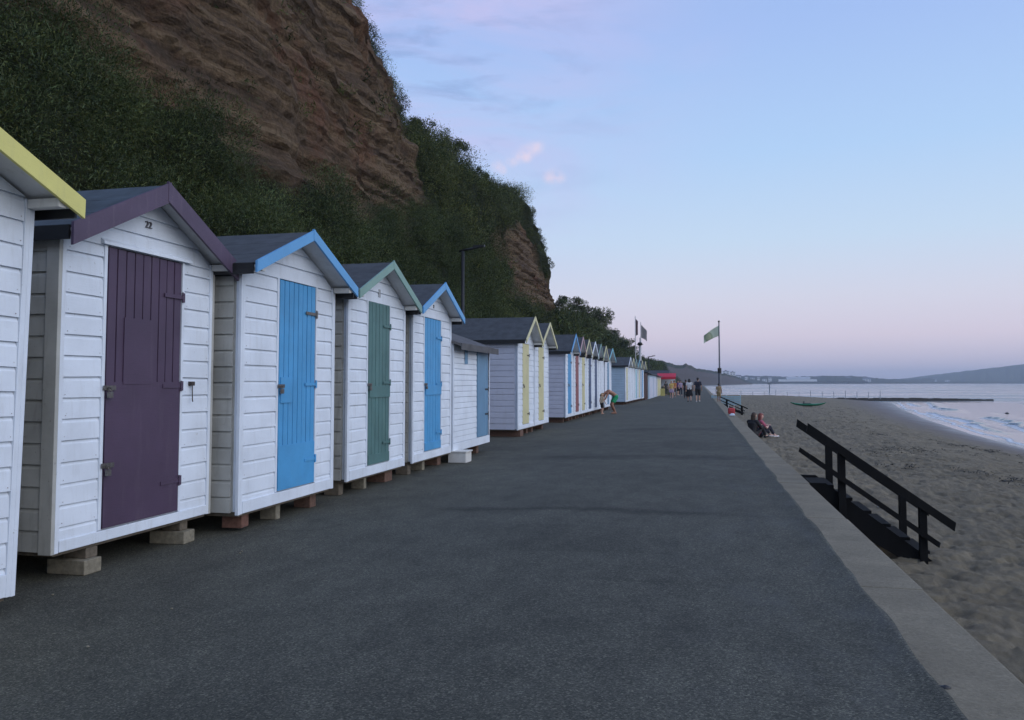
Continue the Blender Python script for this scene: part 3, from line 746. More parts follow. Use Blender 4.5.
blocky = np.floor(fbm(Y_ * .45 + nz, Z_ * .6, 95, 3) * 9) / 9 * 2.0 - 1
lump = (fbm(Y_ * .42, Z_ * .42, 96, 4) - .5) * 2.6 * np.clip(T[None, :] * 8, 0, 1)
fine_ = (fbm(Y_ * 2.6, Z_ * 3.4, 97, 3, .6) - .5) * .55
V[..., 0] += rock * (strat * .62 + gul * .5 + rough * .36 + blocky * .2 + fine_ * .5) + (1 - rock) * lump * 1.15
V[..., 2] += (1 - rock) * lump * .5 + rock * rough * .15
def cliff_mat():
    m, n, N, L, bs = nt('sandstone_cliff')
    pos = geo_pos(N); at = N.new('ShaderNodeAttribute'); at.attribute_name = 'rock'
    mpg = N.new('ShaderNodeMapping'); mpg.inputs['Rotation'].default_value = (R(-2), 0, 0); mpg.inputs['Scale'].default_value = (.4, .07, 1.5); L.new(pos, mpg.inputs['Vector'])
    a = noise_node(N, L, mpg.outputs[0], 1.1, 8, .68, .25); b = noise_node(N, L, pos, .28, 5, .6); e = noise_node(N, L, pos, 6, 7, .7)
    c1 = ramp(N, [(.3, (.05, .037, .028)), (.44, (.095, .066, .044)), (.56, (.15, .104, .064)), (.7, (.21, .155, .1))]); L.new(a.outputs[0], c1.inputs[0])
    rp = ramp(N, [(.52, (0, 0, 0)), (.66, (1, 1, 1))]); L.new(b.outputs[0], rp.inputs[0])
    o = mixc(N, L, mth(N, L, 'MULTIPLY', rp.outputs[0], .7), c1.outputs[0], (.15, .074, .046))
    c2 = ramp(N, [(.25, (.5, .5, .5)), (.7, (1.3, 1.3, 1.3))]); L.new(e.outputs[0], c2.inputs[0])
    o = mixc(N, L, 1.0, o, c2.outputs[0], 'MULTIPLY')
    gr = noise_node(N, L, pos, 1.4, 6, .7); gg = ramp(N, [(.58, (0, 0, 0)), (.72, (1, 1, 1))]); L.new(gr.outputs[0], gg.inputs[0])
    o = mixc(N, L, mth(N, L, 'MULTIPLY', gg.outputs[0], .45), o, (.05, .055, .03))
    veg = ramp(N, [(.3, (.012, .017, .008)), (.7, (.03, .036, .016))]); L.new(e.outputs[0], veg.inputs[0])
    o = mixc(N, L, at.outputs['Fac'], veg.outputs[0], o)
    L.new(o, bs.inputs['Base Color']); bs.inputs['Roughness'].default_value = .95; bs.inputs['Specular IOR Level'].default_value = .1
    bump(N, L, bs, mth(N, L, 'ADD', e.outputs[0], mth(N, L, 'MULTIPLY', a.outputs[0], 2)), .9, .25)
    return m
cliff = np_mesh('cliff', V.reshape(-1, 3), grid_faces(len(ys), nt_), cliff_mat(), smooth=False); cliff['kind'] = 'structure'
at = cliff.data.attributes.new('rock', 'FLOAT', 'POINT'); at.data.foreach_set('value', rock.ravel().astype(np.float32))

# ------------------------------------------------------------------ foliage
def leaf_mat(name, lo, mid_, hi):
    m, n, N, L, bs = nt(name)
    g = N.new('ShaderNodeNewGeometry')
    pos = g.outputs['Position']
    big = noise_node(N, L, pos, .35, 4, .6)
    at = N.new('ShaderNodeAttribute'); at.attribute_name = 'tone'
    f = mth(N, L, 'ADD', mth(N, L, 'MULTIPLY', g.outputs['Random Per Island'], .22), mth(N, L, 'MULTIPLY', big.outputs[0], .35))
    f = mth(N, L, 'ADD', f, mth(N, L, 'MULTIPLY', at.outputs['Fac'], .56))
    r = ramp(N, [(.22, lo), (.48, mid_), (.7, hi), (.86, [x * 1.5 for x in hi])]); L.new(f, r.inputs[0])
    hue = ramp(N, [(.0, (1.25, 1.0, .7)), (.35, (1, 1, 1)), (.7, (.85, 1.0, 1.05)), (1, (1.3, 1.12, .7))]); L.new(mth(N, L, 'FRACT', mth(N, L, 'MULTIPLY', at.outputs['Fac'], 7.3)), hue.inputs[0])
    r_ = mixc(N, L, 1.0, r.outputs[0], hue.outputs[0], 'MULTIPLY')
    L.new(r_, bs.inputs['Base Color']); bs.inputs['Roughness'].default_value = .6
    bs.inputs['Specular IOR Level'].default_value = .2
    tr = N.new('ShaderNodeBsdfTranslucent'); L.new(r_, tr.inputs[0])
    mx = N.new('ShaderNodeMixShader'); mx.inputs[0].default_value = .25
    L.new(bs.outputs[0], mx.inputs[1]); L.new(tr.outputs[0], mx.inputs[2])
    L.new(mx.outputs[0], N['Material Output'].inputs[0])
    return m
def leaf_quads(C, size, up=.25, dirs=None, blade=0.0):
    """one pointed quad per centre; a share of them are slim shoots pointing along dirs"""
    k = len(C)
    nv = nrs.normal(size=(k, 3)); nv[:, 2] += up * 2; nv /= np.linalg.norm(nv, axis=1)[:, None]
    t = nrs.normal(size=(k, 3)); asp = np.full((k, 1), .36); s = size[:, None].copy()
    if dirs is not None:
        sel = (nrs.rand(k, 1) < blade)
        t = np.where(sel, dirs + .35 * nrs.normal(size=(k, 3)), t); asp = np.where(sel, .14, asp); s = np.where(sel, s * 2.0, s)
    t -= (t * nv).sum(1)[:, None] * nv; t /= np.linalg.norm(t, axis=1)[:, None]
    b = np.cross(nv, t)
    P = np.stack([C - t * s, C - b * s * asp + t * s * .1, C + t * s, C + b * s * asp + t * s * .1], 1)
    return P.reshape(-1, 3), np.arange(k * 4).reshape(k, 4)
VF = V.copy()
def scatter(name, label, n_blob, yr, tr_, leaves, rad, lsize, mat, keep, lift=.3, weight=None, blade=.3):
    pts = []; tries = 0
    C_all, S_all, T_all, D_all = [], [], [], []
    while len(pts) < n_blob and tries < n_blob * 40:
        tries += 1
        y = yr[0] + (yr[1] - yr[0]) * (rnd.random() ** (weight or 1)); t = rnd.uniform(*tr_)
        i = min(np.searchsorted(ys, y), len(ys) - 1); j = min(int(t * (nt_ - 1)), nt_ - 1)
        if not keep(rock[i, j], y, t, sl[i, j], PX[i, j]): continue
        pts.append((i, j))
    for i, j in pts:
        c = VF[i, j]; r = rad * rnd.uniform(.55, 1.35) * (.42 if 519 < PX[i, j] < 557 and ys[i] > 60 else 1.0)
        k = int(leaves * rnd.uniform(.7, 1.2))
        d = nrs.normal(size=(k, 3)); d /= np.linalg.norm(d, axis=1)[:, None]
        q = nrs.uniform(.35, 1.0, (k, 1)) ** .6
        spr = 1 + .16 * nrs.normal(size=(k, 1)) * (nrs.rand(k, 1) < .25)
        P = c + np.array([.25 * r, 0, lift * r]) + d * q * spr * r * np.array([.9, 1.0, .95])
        sp = 1.0 + .35 * (vnoise(np.array([c[1] * .8]), np.array([c[2] * .8]), 3)[0] - .5)
        C_all.append(P); S_all.append(lsize * sp * nrs.uniform(.5, 1.35, k)); D_all.append(d + np.array([.1, 0, .8]))
        T_all.append(np.full(k, rnd.random()) + nrs.normal(size=k) * .05 + .25 * np.clip(d[:, 2], -.5, 1) * 0)
    v, f = leaf_quads(np.concatenate(C_all), np.concatenate(S_all), .25, np.concatenate(D_all), blade)
    o = np_mesh(name, v, f, mat, None, False, np.concatenate(T_all))
    return tag(o, label, 'scrub', kind='stuff')
SCRUB = leaf_mat('scrub_leaves', (.014, .021, .009), (.038, .056, .021), (.068, .09, .036))
SCRUB2 = leaf_mat('ivy_leaves', (.012, .019, .008), (.036, .052, .018), (.078, .094, .032))
scatter('slope_scrub', 'dark green scrub on the slope right behind the huts', 1350, (4, 58), (.03, .42), 800, 1.0, .035, SCRUB,
        lambda r, y, t, s, px: r < .25 and s < .60 and px > -120, .3, 1.35, .45)
scatter('cliff_scrub', 'ivy and bushes covering the green gully between the two rock faces', 1000, (46, 118), (.06, .895), 400, 1.3, .064, SCRUB2,
        lambda r, y, t, s, px: r < .12 and (px > 405 or y > 55 or t > .89), .25, 1.2)
scatter('rock_tufts', 'sparse tufts growing on the bare rock face', 120, (12, 56), (.42, .9), 40, .45, .08, SCRUB2, lambda r, y, t, s, px: r > .5 and nrs.rand() < .8, .1)
scatter('ridge_scrub', 'dark bushes fringing the cliff edge against the sky', 380, (46, 99), (.885, .925), 330, .72, .055, SCRUB, lambda r, y, t, s, px: px < 540, .25, 1.0)
scatter('far_scrub', 'dark bushes on the long slope beyond the far rock face', 900, (70, 400), (.04, .75), 110, 1.4, .2, SCRUB, lambda r, y, t, s, px: r < .2 and px > 546, .1, 1.5)

# individual trees
BARK = plain('bark', (.045, .035, .028), .9, 0, .3, 12, .01)
def make_tree(seed, h=6.0, cr=2.4, n=3800, mat=SCRUB, bare=.32):
    rg = random.Random(seed)
    root = empty('tree')
    m = MB(); top = Vector((rg.uniform(-.4, .4), rg.uniform(-.4, .4), h * .72))
    m.tube([(0, 0, -.6), (.05, .02, h * .2), top * .6 + Vector((0, 0, 0)), top], [.2, .16, .11, .05], 8)
    tips = []
    for k in range(9):
        a = k * 2.4 + rg.random(); z = h * rg.uniform(.28, .7); L_ = cr * rg.uniform(.55, .95)
        p0 = Vector((top.x * z / (h * .72), top.y * z / (h * .72), z)); p1 = p0 + Vector((math.cos(a) * L_, math.sin(a) * L_, h * rg.uniform(.08, .24)))
        m.tube([p0, (p0 + p1) / 2 + Vector((0, 0, .12)), p1], [.07, .045, .02], 6); tips.append(p1)
    m.build('trunk', BARK, root, True)
    tips.append(top + Vector((0, 0, h * .12)))
    C = []
    for k in range(34):
        p = tips[k % len(tips)] + Vector((rg.gauss(0, .5), rg.gauss(0, .5), rg.gauss(0, .45)))
        r = cr * rg.uniform(.22, .42); kk = n // 34
        d = nrs.normal(size=(kk, 3)); d /= np.linalg.norm(d, axis=1)[:, None]
        C.append(np.array(p) + d * (nrs.uniform(.2, 1, (kk, 1)) ** .5) * r * np.array([1, 1, .8]))
    TT = np.concatenate([np.full(len(q_), rg.random()) for q_ in C]); C = np.concatenate(C)
    v, f = leaf_quads(C, nrs.uniform(.08, .22, len(C)))
    np_mesh('crown', v, f, mat, root, False, TT)
    return root
def ground_cliff(px, X):
    y = y_of(px, X); i = min(np.searchsorted(ys, y), len(ys) - 1)
    j = int(np.argmin(np.abs(V[i, :, 0] - X))); return y, V[i, j, 2]
protos = [make_tree(3), make_tree(8, 5.0, 2.6), make_tree(15, 7.0, 2.2)]
tree_specs = [  # photo column, X, height of the crown top in the photo, kind, label
 (567, -19, 291, 0, 'dark tree at the foot of the far rock bluff, first on the descending skyline'),
 (580, -19, 296, 2, 'dark upright tree, second on the skyline beyond the rock bluff'),
 (592, -19, 301, 1, 'broad dark tree on the skyline beyond the bluff, third from it'),
 (604, -18, 312, 0, 'dark tree where the skyline starts to drop, fourth from the bluff'),
 (614, -18, 324, 2, 'tall dark tree on the falling part of the skyline, fifth from the bluff'),
 (623, -17, 334, 1, 'rounded dark tree low on the skyline, second last before the flags'),
 (632, -16, 344, 0, 'last dark tree on the skyline, just behind the two flagpoles'),
 (450, -21.5, 128, 1, 'bushy tree on the cliff edge above the green gully'),
 (478, -21.5, 163, 0, 'tree on the cliff edge in the dip before the far bluff'),
 (508, -21.5, 179, 2, 'tree on the brow of the far rock bluff'),
 (413, -21.5, 108, 1, 'bushy tree on the cliff edge where the near rock face ends'),
]
hs = [7.2, 6.2, 8.4]
for i, (px, X, ty, kd, lab) in enumerate(tree_specs):
    y, z = ground_cliff(px, X)
    dist = y * math.cos(YAW) - X * math.sin(YAW)
    want = CAM_H + (382.5 - ty) * dist / F
    z0_ = min(z - .4, want - 2.0); s = max(.35, min((want - z0_) / (hs[kd] - .6), 1.6))
    if i < 3: t = protos[kd] if kd == [0, 2, 1][i] else protos[kd]
    else: t = copy_tree(protos[kd])
    t.location = (X, y, want - s * (hs[kd] - .6)); t.scale = (s * .95, s * 1.1, s); t.rotation_euler = (0, 0, rnd.uniform(0, 6))
    tag(t, lab, 'tree', 'trees on the cliff skyline')

# ================================================================== far coast
def hill_mat(name, c, c2, cliffc=None, zc_=0, zw=1):
    m, n, N, L, bs = nt(name)
    pos = geo_pos(N)
    a = noise_node(N, L, pos, .012, 6, .65); b = noise_node(N, L, pos, .1, 5, .6)
    r = ramp(N, [(.35, c), (.65, c2)]); L.new(mth(N, L, 'ADD', mth(N, L, 'MULTIPLY', a.outputs[0], .5), mth(N, L, 'MULTIPLY', b.outputs[0], .5)), r.inputs[0])
    o = r.outputs[0]
    if cliffc:
        sp = N.new('ShaderNodeNewGeometry'); se = N.new('ShaderNodeSeparateXYZ'); L.new(sp.outputs['True Normal'], se.inputs[0])
        k = N.new('ShaderNodeMapRange'); k.inputs[1].default_value = .75; k.inputs[2].default_value = .45; L.new(se.outputs[2], k.inputs[0])
        o = mixc(N, L, k.outputs[0], o, cliffc)
    L.new(o, bs.inputs['Base Color']); bs.inputs['Roughness'].default_value = 1; bs.inputs['Specular IOR Level'].default_value = 0
    return m
def ridge(name, prof, mat, depth, front=.25, rough=2.5, seed=1, n=260):
    """prof: (photo column, photo row of the crest, distance); a hill body with a front slope and a long back"""
    px = np.linspace(prof[0][0], prof[-1][0], n)
    py = np.interp(px, [p[0] for p in prof], [p[1] for p in prof]); dd = np.interp(px, [p[0] for p in prof], [p[2] for p in prof])
    rows = []; q = np.array([0, .12, .3, .55, .8, 1.0, 1.25, 1.6, 2.2])
    hq = np.array([0, .3, .62, .82, .95, 1.0, .97, .8, 0])
    if front > .5: hq = np.array([0, .55, .8, .88, .95, 1.0, .98, .85, 0])
    for k in range(n):
        d = ray(px[k], 382.5); hd = Vector((d.x, d.y)).normalized()
        Hh = CAM_H + (382.5 - py[k]) * dd[k] * math.hypot(1, 0) / F - SEA_Z + (fbm(np.array([px[k] * .35]), np.array([0.]), seed, 4)[0] - .5) * rough
        row = []
        for qq, hh in zip(q, hq):
            r = dd[k] + (qq - 1) * depth
            jit = (vnoise(np.array([px[k] * .2]), np.array([qq * 5]), seed + 3)[0] - .5) * depth * .12
            row.append((hd.x * (r + jit), hd.y * (r + jit), SEA_Z - .5 + max(Hh, .6) * hh))
        rows.append(row)
    o = np_mesh(name, np.array(rows).reshape(-1, 3), grid_faces(n, len(q)), mat, smooth=False)
    o['kind'] = 'structure'; return o
HILL1 = hill_mat('wooded_cliff_hill', (.025, .034, .022), (.05, .058, .04), (.085, .076, .074))
HILL2 = hill_mat('downland', (.05, .065, .045), (.085, .1, .07))
ridge('far_hill', [(560, 368, 700), (640, 361, 750), (655, 360.5, 800), (668, 361.5, 850), (678, 365.5, 900), (686, 364, 950), (696, 367.5, 1050), (705, 370, 1150), (718, 372, 1300), (735, 376, 1500), (745, 380, 1600), (752, 383, 1700)], HILL1, 70, .8, 4, 4)
ridge('town_hill', [(690, 379, 2700), (730, 375.5, 2700), (760, 376, 2700), (790, 377, 2900), (830, 376, 2900), (860, 376.5, 3000), (885, 379, 3200), (905, 379.5, 3600), (935, 378, 3900)], HILL1, 350, .2, 5, 9)
ridge('downs', [(880, 381.5, 4300), (905, 378.5, 4300), (940, 375, 4300), (980, 371, 4200), (1024, 367, 4200), (1080, 363, 4200), (1160, 362, 4200), (1230, 372, 4200), (1260, 383, 4200)], HILL2, 600, .2, 4, 14)
ridge('low_shore', [(690, 382, 1900), (760, 382, 2300), (830, 381.8, 2600), (885, 382, 2700), (1000, 381.5, 3600), (1060, 381.5, 3700)], HILL1, 60, .2, 1.0, 19)

CREAM = plain('far_white_render', (.75, .74, .72), .8, 0, .06, .2)
GREYR = plain('far_slate_roof', (.12, .12, .14), .8, 0, .1, .2)
GLASSD = plain('far_window_glass', (.06, .07, .09), .3, 0, .1)
def building(px0, px1, ytop, ybase, dist, label, flat=True, storeys=3, wallm=CREAM, kind='hotel'):
    b0, b1 = at_d(px0, 382.5, dist), at_d(px1, 382.5, dist)
    c = (b0 + b1) / 2; W = (b1 - b0).length; ang = math.atan2(b1.y - b0.y, b1.x - b0.x)
    zt = CAM_H + (382.5 - ytop) * dist / F; zb = CAM_H + (382.5 - ybase) * dist / F - 2
    root = tag(empty('far_building', (c.x, c.y, zb), ang), label, 'building', 'white buildings of the town across the bay')
    Hh = zt - zb; D = min(W, 18.0)
    m = MB(); m.box(-W / 2, W / 2, 0, D, 0, Hh); m.build('wall', wallm, root)
    nwin = min(4, max(2, int(W / 6))); sh = Hh / storeys
    for s in range(storeys):
        for k in range(nwin):
            x = -W / 2 + (k + .5) * W / nwin; m = MB(); m.box(x - W / nwin * .28, x + W / nwin * .28, -.25, -.02, s * sh + sh * .3, s * sh + sh * .75)
            m.build('window', GLASSD, root)
    m = MB()
    if flat: m.box(-W / 2 - .4, W / 2 + .4, -.4, D + .4, Hh + .02, Hh + .8); m.box(-W * .15, W * .1, D * .3, D * .7, Hh + .8, Hh + 2.6)
    else:
        m.prism([(-.6, Hh + .02), (D + .6, Hh + .02), (D / 2, Hh + D * .32)], lambda u, w, d: (d, u, w), -W / 2 - .5, W / 2 + .5)
    m.build('roof', GREYR, root)
building(722.5, 729.5, 371.6, 382, 1850, 'large pale apartment block on the far shore beside the tall flagpole', storeys=8)
building(730, 735.5, 372.6, 382, 1860, 'pale apartment block right of the largest far shore block', storeys=7)
building(736.5, 741, 376.5, 382, 1950, 'low white building next to the two big far shore blocks', False, 3)
town = [(745, 3.2, 377.2, 'white'), (750.5, 4.2, 378.4, 'white'), (757, 3, 377.6, 'cream'), (762, 5, 379.2, 'pale'), (768.5, 3.4, 378, 'white'), (802, 4.2, 377.6, 'pale'), (809, 3.6, 378.6, 'white'), (815, 5.4, 378.2, 'cream'), (823, 4, 379.2, 'white'), (829, 5, 378.0, 'pale'), (838, 4.4, 379, 'white'), (846, 5.5, 378.6, 'cream'), (856, 4, 379.3, 'white'), (863, 8, 379.4, 'long white'), (930, 7, 380, 'pale'), (945, 5, 380.2, 'small white')]
land = ['beside the apartment blocks', 'on the shore between the blocks and the marker pole', 'left of the marker pole', 'behind the marker pole', 'just left of the pier', 'right end of the pier, upper one', 'past the pier, on the slope', 'wide one past the pier', 'third past the pier', 'fourth past the pier', 'fifth past the pier', 'sixth past the pier, wide', 'second last before the gap in the hills', 'last before the gap in the hills', 'at the foot of the right hand downs', 'farthest right, at the foot of the downs']
for k, (px, w, yt, colr) in enumerate(town):
    building(px, px + w, yt, 381.4, 2420 if px < 800 else 2750 if px < 900 else 3700, f'{colr} far building {land[k]}', k % 3 == 0, 2 + k % 2)
# pleasure pier
b0, b1 = at_d(770, 382.5, 2300), at_d(842, 382.5, 2300)
pier = tag(empty('pier', (b0.x, b0.y, SEA_Z), math.atan2(b1.y - b0.y, b1.x - b0.x)), 'long low pleasure pier with white pavilion across the bay', 'pier')
W = (b1 - b0).length
m = MB(); m.box(0, W * 1.35, 0, 20, 5, 6.2); m.build('deck', DARKWOOD, pier)
for k in range(46):
    m = MB(); m.box(k * W * .0295, k * W * .0295 + 1.0, 2, 18, -1, 4.98); m.build('trestle', DARKWOOD, pier)
m = MB(); m.box(W * .12, W * .66, 1, 19, 6.22, 12.5); m.box(W * .24, W * .56, 1, 19, 12.52, 14.5); m.build('pavilion', CREAM, pier)
m = MB(); m.prism([(-.5, 14.55), (20.5, 14.55), (10, 18)], lambda u, w, d: (d, u, w), W * .23, W * .57); m.build('roof', plain('far_pale_roof', (.55, .56, .58), .7), pier)
# ================================================================== street furniture and beach things
def lamp(x, y, h, label, arm=.75):
    root = tag(empty('street_lamp', (x, y, 0)), label, 'street lamp')
    m = MB(); m.tube([(0, 0, -.3), (0, 0, 1.2), (0, 0, 1.22), (0, 0, h)], [.085, .085, .07, .06], 12); m.build('pole', BLACKPOLE, root, True)
    m = MB(); m.tube([(-.14, 0, h + .0), (arm, 0, h + .12)], .045, 8); m.build('arm', BLACKPOLE, root, True)
    m = MB(); m.prism([(arm - .2, h + .07), (arm + .22, h + .13), (arm + .22, h + .2), (arm - .2, h + .18)], lambda u, w, d: (u, d, w), -.09, .09); m.build('lantern', BLACKPOLE, root)
    return root
lamp(-8.4, y_of(462.5, -8.4), 6.25, 'black lamp post with a short arm rising behind the low lean-to hut', .6)
pl = y_of(649, -6.5); lamp(-6.5, pl, CAM_H + (382.5 - 357) * (pl * math.cos(YAW) + 6.5 * math.sin(YAW)) / F, 'small distant lamp post beyond the last huts, in front of the far hill', .6)

def flag_mesh(parent, top, w, h, droop, mat, name='flag', ax=(-1, 0), seed=1):
    """cloth hanging from the hoist, blown along ax and falling"""
    nu, nv = 26, 18; P = []
    for i in range(nu):
        for j in range(nv):
            u, v = i / (nu - 1), j / (nv - 1)
            d = w * (u - .12 * u * u * droop); z = top - v * h * (1 - .25 * u) - droop * w * (u ** 1.15) * .8
            rip = math.sin(u * 9 + v * 2 + seed) * .07 * u * w
            P.append((ax[0] * d - ax[1] * rip, ax[1] * d + ax[0] * rip + math.cos(u * 6 + v * 3) * .04 * u * w, z))
    o = np_mesh(name, P, grid_faces(nu, nv), mat, parent)
    sm = o.modifiers.new('cloth_thickness', 'SOLIDIFY'); sm.thickness = .006
    return o
def flag_cloth(name, c, mark=None, mc=(.2, .3, .15)):
    m, n, N, L, bs = nt(name)
    bs.inputs['Base Color'].default_value = (*c, 1); bs.inputs['Roughness'].default_value = .8
    tr = N.new('ShaderNodeBsdfTranslucent'); tr.inputs[0].default_value = (*c, 1)
    mx = N.new('ShaderNodeMixShader'); mx.inputs[0].default_value = .6
    L.new(bs.outputs[0], mx.inputs[1]); L.new(tr.outputs[0], mx.inputs[2]); L.new(mx.outputs[0], N['Material Output'].inputs[0])
    if mark:
        tc = N.new('ShaderNodeTexCoord'); sp = N.new('ShaderNodeSeparateXYZ'); L.new(tc.outputs['Generated'], sp.inputs[0])
        dx = mth(N, L, 'SUBTRACT', sp.outputs[0], mark[0]); dz = mth(N, L, 'SUBTRACT', sp.outputs[2], mark[1])
        d = mth(N, L, 'SQRT', mth(N, L, 'ADD', mth(N, L, 'MULTIPLY', dx, dx), mth(N, L, 'MULTIPLY', dz, dz)))
        ring = ramp(N, [(.0, (.68, .7, .52)), (.16, (.68, .7, .52)), (.17, mc), (.27, mc), (.28, c), (1, c)], 'CONSTANT'); L.new(d, ring.inputs[0])
        L.new(ring.outputs[0], bs.inputs['Base Color']); L.new(ring.outputs[0], tr.inputs[0])
    return m
# tall pole with the pale green flag
fp = at_z(720, 404.5, -.85); dist = fp.y * math.cos(YAW) - fp.x * math.sin(YAW)
zt = lambda py: CAM_H + (382.5 - py) * dist / F - fp.z
root = tag(empty('flagpole', fp), 'tall dark pole flying a pale green flag beside the sea wall', 'flagpole')
m = MB(); m.tube([(0, 0, -.4), (0, 0, zt(370)), (0, 0, zt(369.8)), (0, 0, zt(322))], [.15, .14, .085, .06], 12); m.build('pole', plain('flagpole_grey', (.09, .1, .12), .5), root, True)
m = MB(); m.tube([(0, 0, zt(373)), (0, 0, zt(368))], .2, 12); m.build('collar', BLACKPOLE, root)
m = MB(); m.sphere((0, 0, zt(321.4)), .11); m.build('finial', BLACKPOLE, root, True)
flag_mesh(root, zt(325.5), 1.75, 1.1, .75, flag_cloth('pale_green_cloth', (.72, .78, .66), (.3, .36), (.5, .58, .42)), ax=(-.97, -.23))
# two thin poles with hanging feather flags and a mast with a round lantern
def thin_pole(px, ptop, y_guess, X, label, flagc, fw, fh):
    y = y_of(px, X); dist = y * math.cos(YAW) - X * math.sin(YAW); z = lambda py: CAM_H + (382.5 - py) * dist / F
    root = tag(empty('flagpole', (X, y, 0)), label, 'flagpole')
    m = MB(); m.tube([(0, 0, -.3), (0, 0, z(ptop))], [.07, .045], 8); m.build('pole', plain('pale_pole', (.45, .45, .47), .5), root, True)
    flag_mesh(root, z(ptop + 2.5), fw, fh, 1.0, flagc, ax=(.8, .6), seed=4)
thin_pole(635.8, 316, 0, -7.5, 'thin white pole with a narrow dark maroon flag hanging limp', flag_cloth('maroon_cloth', (.12, .07, .09)), .42, 2.1)
thin_pole(641.2, 322, 0, -7.5, 'thin white pole with a limp grey white flag drooping to the right', flag_cloth('grey_cloth', (.34, .34, .36)), 1.1, 1.7)
X = -7.2; y = y_of(640.3, X); dist = y * math.cos(YAW) - X * math.sin(YAW)
root = tag(empty('lantern_mast', (X, y, 0)), 'pale mast topped by a round dark lantern below the two limp flags', 'mast')
zz = CAM_H + (382.5 - 343.5) * dist / F
m = MB(); m.tube([(0, 0, -.3), (0, 0, zz)], [.17, .14], 10); m.build('pole', plain('pale_pole2', (.4, .41, .44), .5), root, True)
m = MB(); m.sphere((0, 0, zz), .3, 14, 10, (1, 1, .6)); m.tube([(0, 0, zz - .25), (0, 0, zz - .1)], [.16, .45], 12); m.build('lantern', BLACKPOLE, root, True)
m = MB(); m.tube([(0, 0, zz + .1), (0, 0, zz + .7)], .05, 8); m.build('spike', POLEGREY, root)

# timber beach steps with handrails on both sides
def steps(Y, label):
    root = tag(empty('beach_steps', (KO, Y, 0)), label, 'steps')
    wd = 1.0; run, drop = 1.5, 1.06
    sl = drop / run
    for y in (0, wd):
        m = MB(); m.prism([(.02, -.0), (.24, -.0), (run + .18, -drop - .02), (run - .08, -drop - .08), (.02, -.34)], lambda u, w, d: (u, d, w), y - .03, y + .03)
        m.build('stringer', DARKWOOD, root)
    m = MB(); n = 6
    for k in range(n):
        x = .06 + k * run / n; z = -.03 - k * drop / n
        m.box(x, x + .3, .034, wd - .034, z - .045, z, None, .004)
        m.box(x + .0, x + .02, .036, wd - .036, z - .2, z - .05)
    m.build('treads', DARKWOOD, root)
    for y in (-.075, wd + .075):
        for x in (.45, 1.5):
            m = MB(); zt_ = .83 - sl * x * 1.0 - .04; m.box(x - .05, x + .05, y - .043, y + .043, -drop - .4, zt_, None, .006); m.build('post', DARKWOOD, root)
        yo = y + (.068 if y > 0 else -.068)
        for nm, z0_, hw, x0, x1 in (('handrail', .83, .07, -.0, 1.9), ('mid_rail', .42, .043, .03, 1.7)):
            m = MB(); m.prism([(x0, z0_ - sl * x0 + hw * .5), (x1, z0_ - sl * x1 + hw * .5), (x1 - .02, z0_ - sl * x1 - hw * 1.2), (x0 - .02, z0_ - sl * x0 - hw * 1.2)], lambda u, w, d: (u, d, w), yo - .024, yo + .024)
            m.build(nm, DARKWOOD, root)
    return root
steps(12.35, 'dark timber steps with two sloping handrails going down to the sand')
st2 = copy_tree(bpy.data.objects['beach_steps']); st2.location = (KO - .1, 60, -.1); st2.scale = (1, 1, .62)
tag(st2, 'distant dark timber steps in front of the pale blue slatted screen')
# slatted screen
a, b = at_z(711.5, 405, -.62), at_z(741, 405.5, -.62)
ang = math.atan2(b.y - a.y, b.x - a.x); W = (b - a).length
root = tag(empty('slatted_screen', a, ang), 'pale blue slatted screen standing on the sand beside the tall flagpole', 'screen')
SLAT = paint('pale_turquoise_slat', (.42, .58, .64), .5, .1, .2)
m = MB()
for k in range(5): m.box(0, W, -.02, .02, .03 + k * .17, .17 + k * .17)
m.build('slats', SLAT, root)
for x in (.08, W * .5, W - .08):
    m = MB(); m.box(x - .04, x + .04, .024, .09, -.6, .9); m.build('post', SLAT, root)
# kayak
kp = at_z(808, 406.3, -1.0)
root = tag(empty('kayak', (kp.x, kp.y, gz(kp.x, kp.y) + .02), R(-14)), 'green kayak lying on the open sand', 'kayak')
ns, nr = 30, 14; P = []
for i in range(ns):
    t = i / (ns - 1) * 2 - 1; w = .34 * (1 - abs(t) ** 2.4) + .004; up = .22 * abs(t) ** 3
    for k in range(nr):
        a = 2 * math.pi * k / nr; P.append((t * 1.75, w * math.cos(a), .17 + up + math.sin(a) * (.17 if math.sin(a) < 0 else .10) * (w / .34) ** .5))
f = [(i * nr + k, i * nr + (k + 1) % nr, (i + 1) * nr + (k + 1) % nr, (i + 1) * nr + k) for i in range(ns - 1) for k in range(nr)]
np_mesh('hull', P, f, plain('green_kayak_plastic', (.015, .16, .07), .4, 0, .1), root)
m = MB()
for k in range(18):
    a, b = 2 * math.pi * k / 18, 2 * math.pi * (k + 1) / 18
    m.tube([(-.1 + .42 * math.cos(a), .22 * math.sin(a), .285), (-.1 + .42 * math.cos(b), .22 * math.sin(b), .285)], .025, 6)
m.build('cockpit_rim', BLACKPOLE, root)
m = MB(); m.box(-.42, -.34, -.17, .17, .2, .5, None, .03); m.build('seat_back', BLACKPOLE, root)
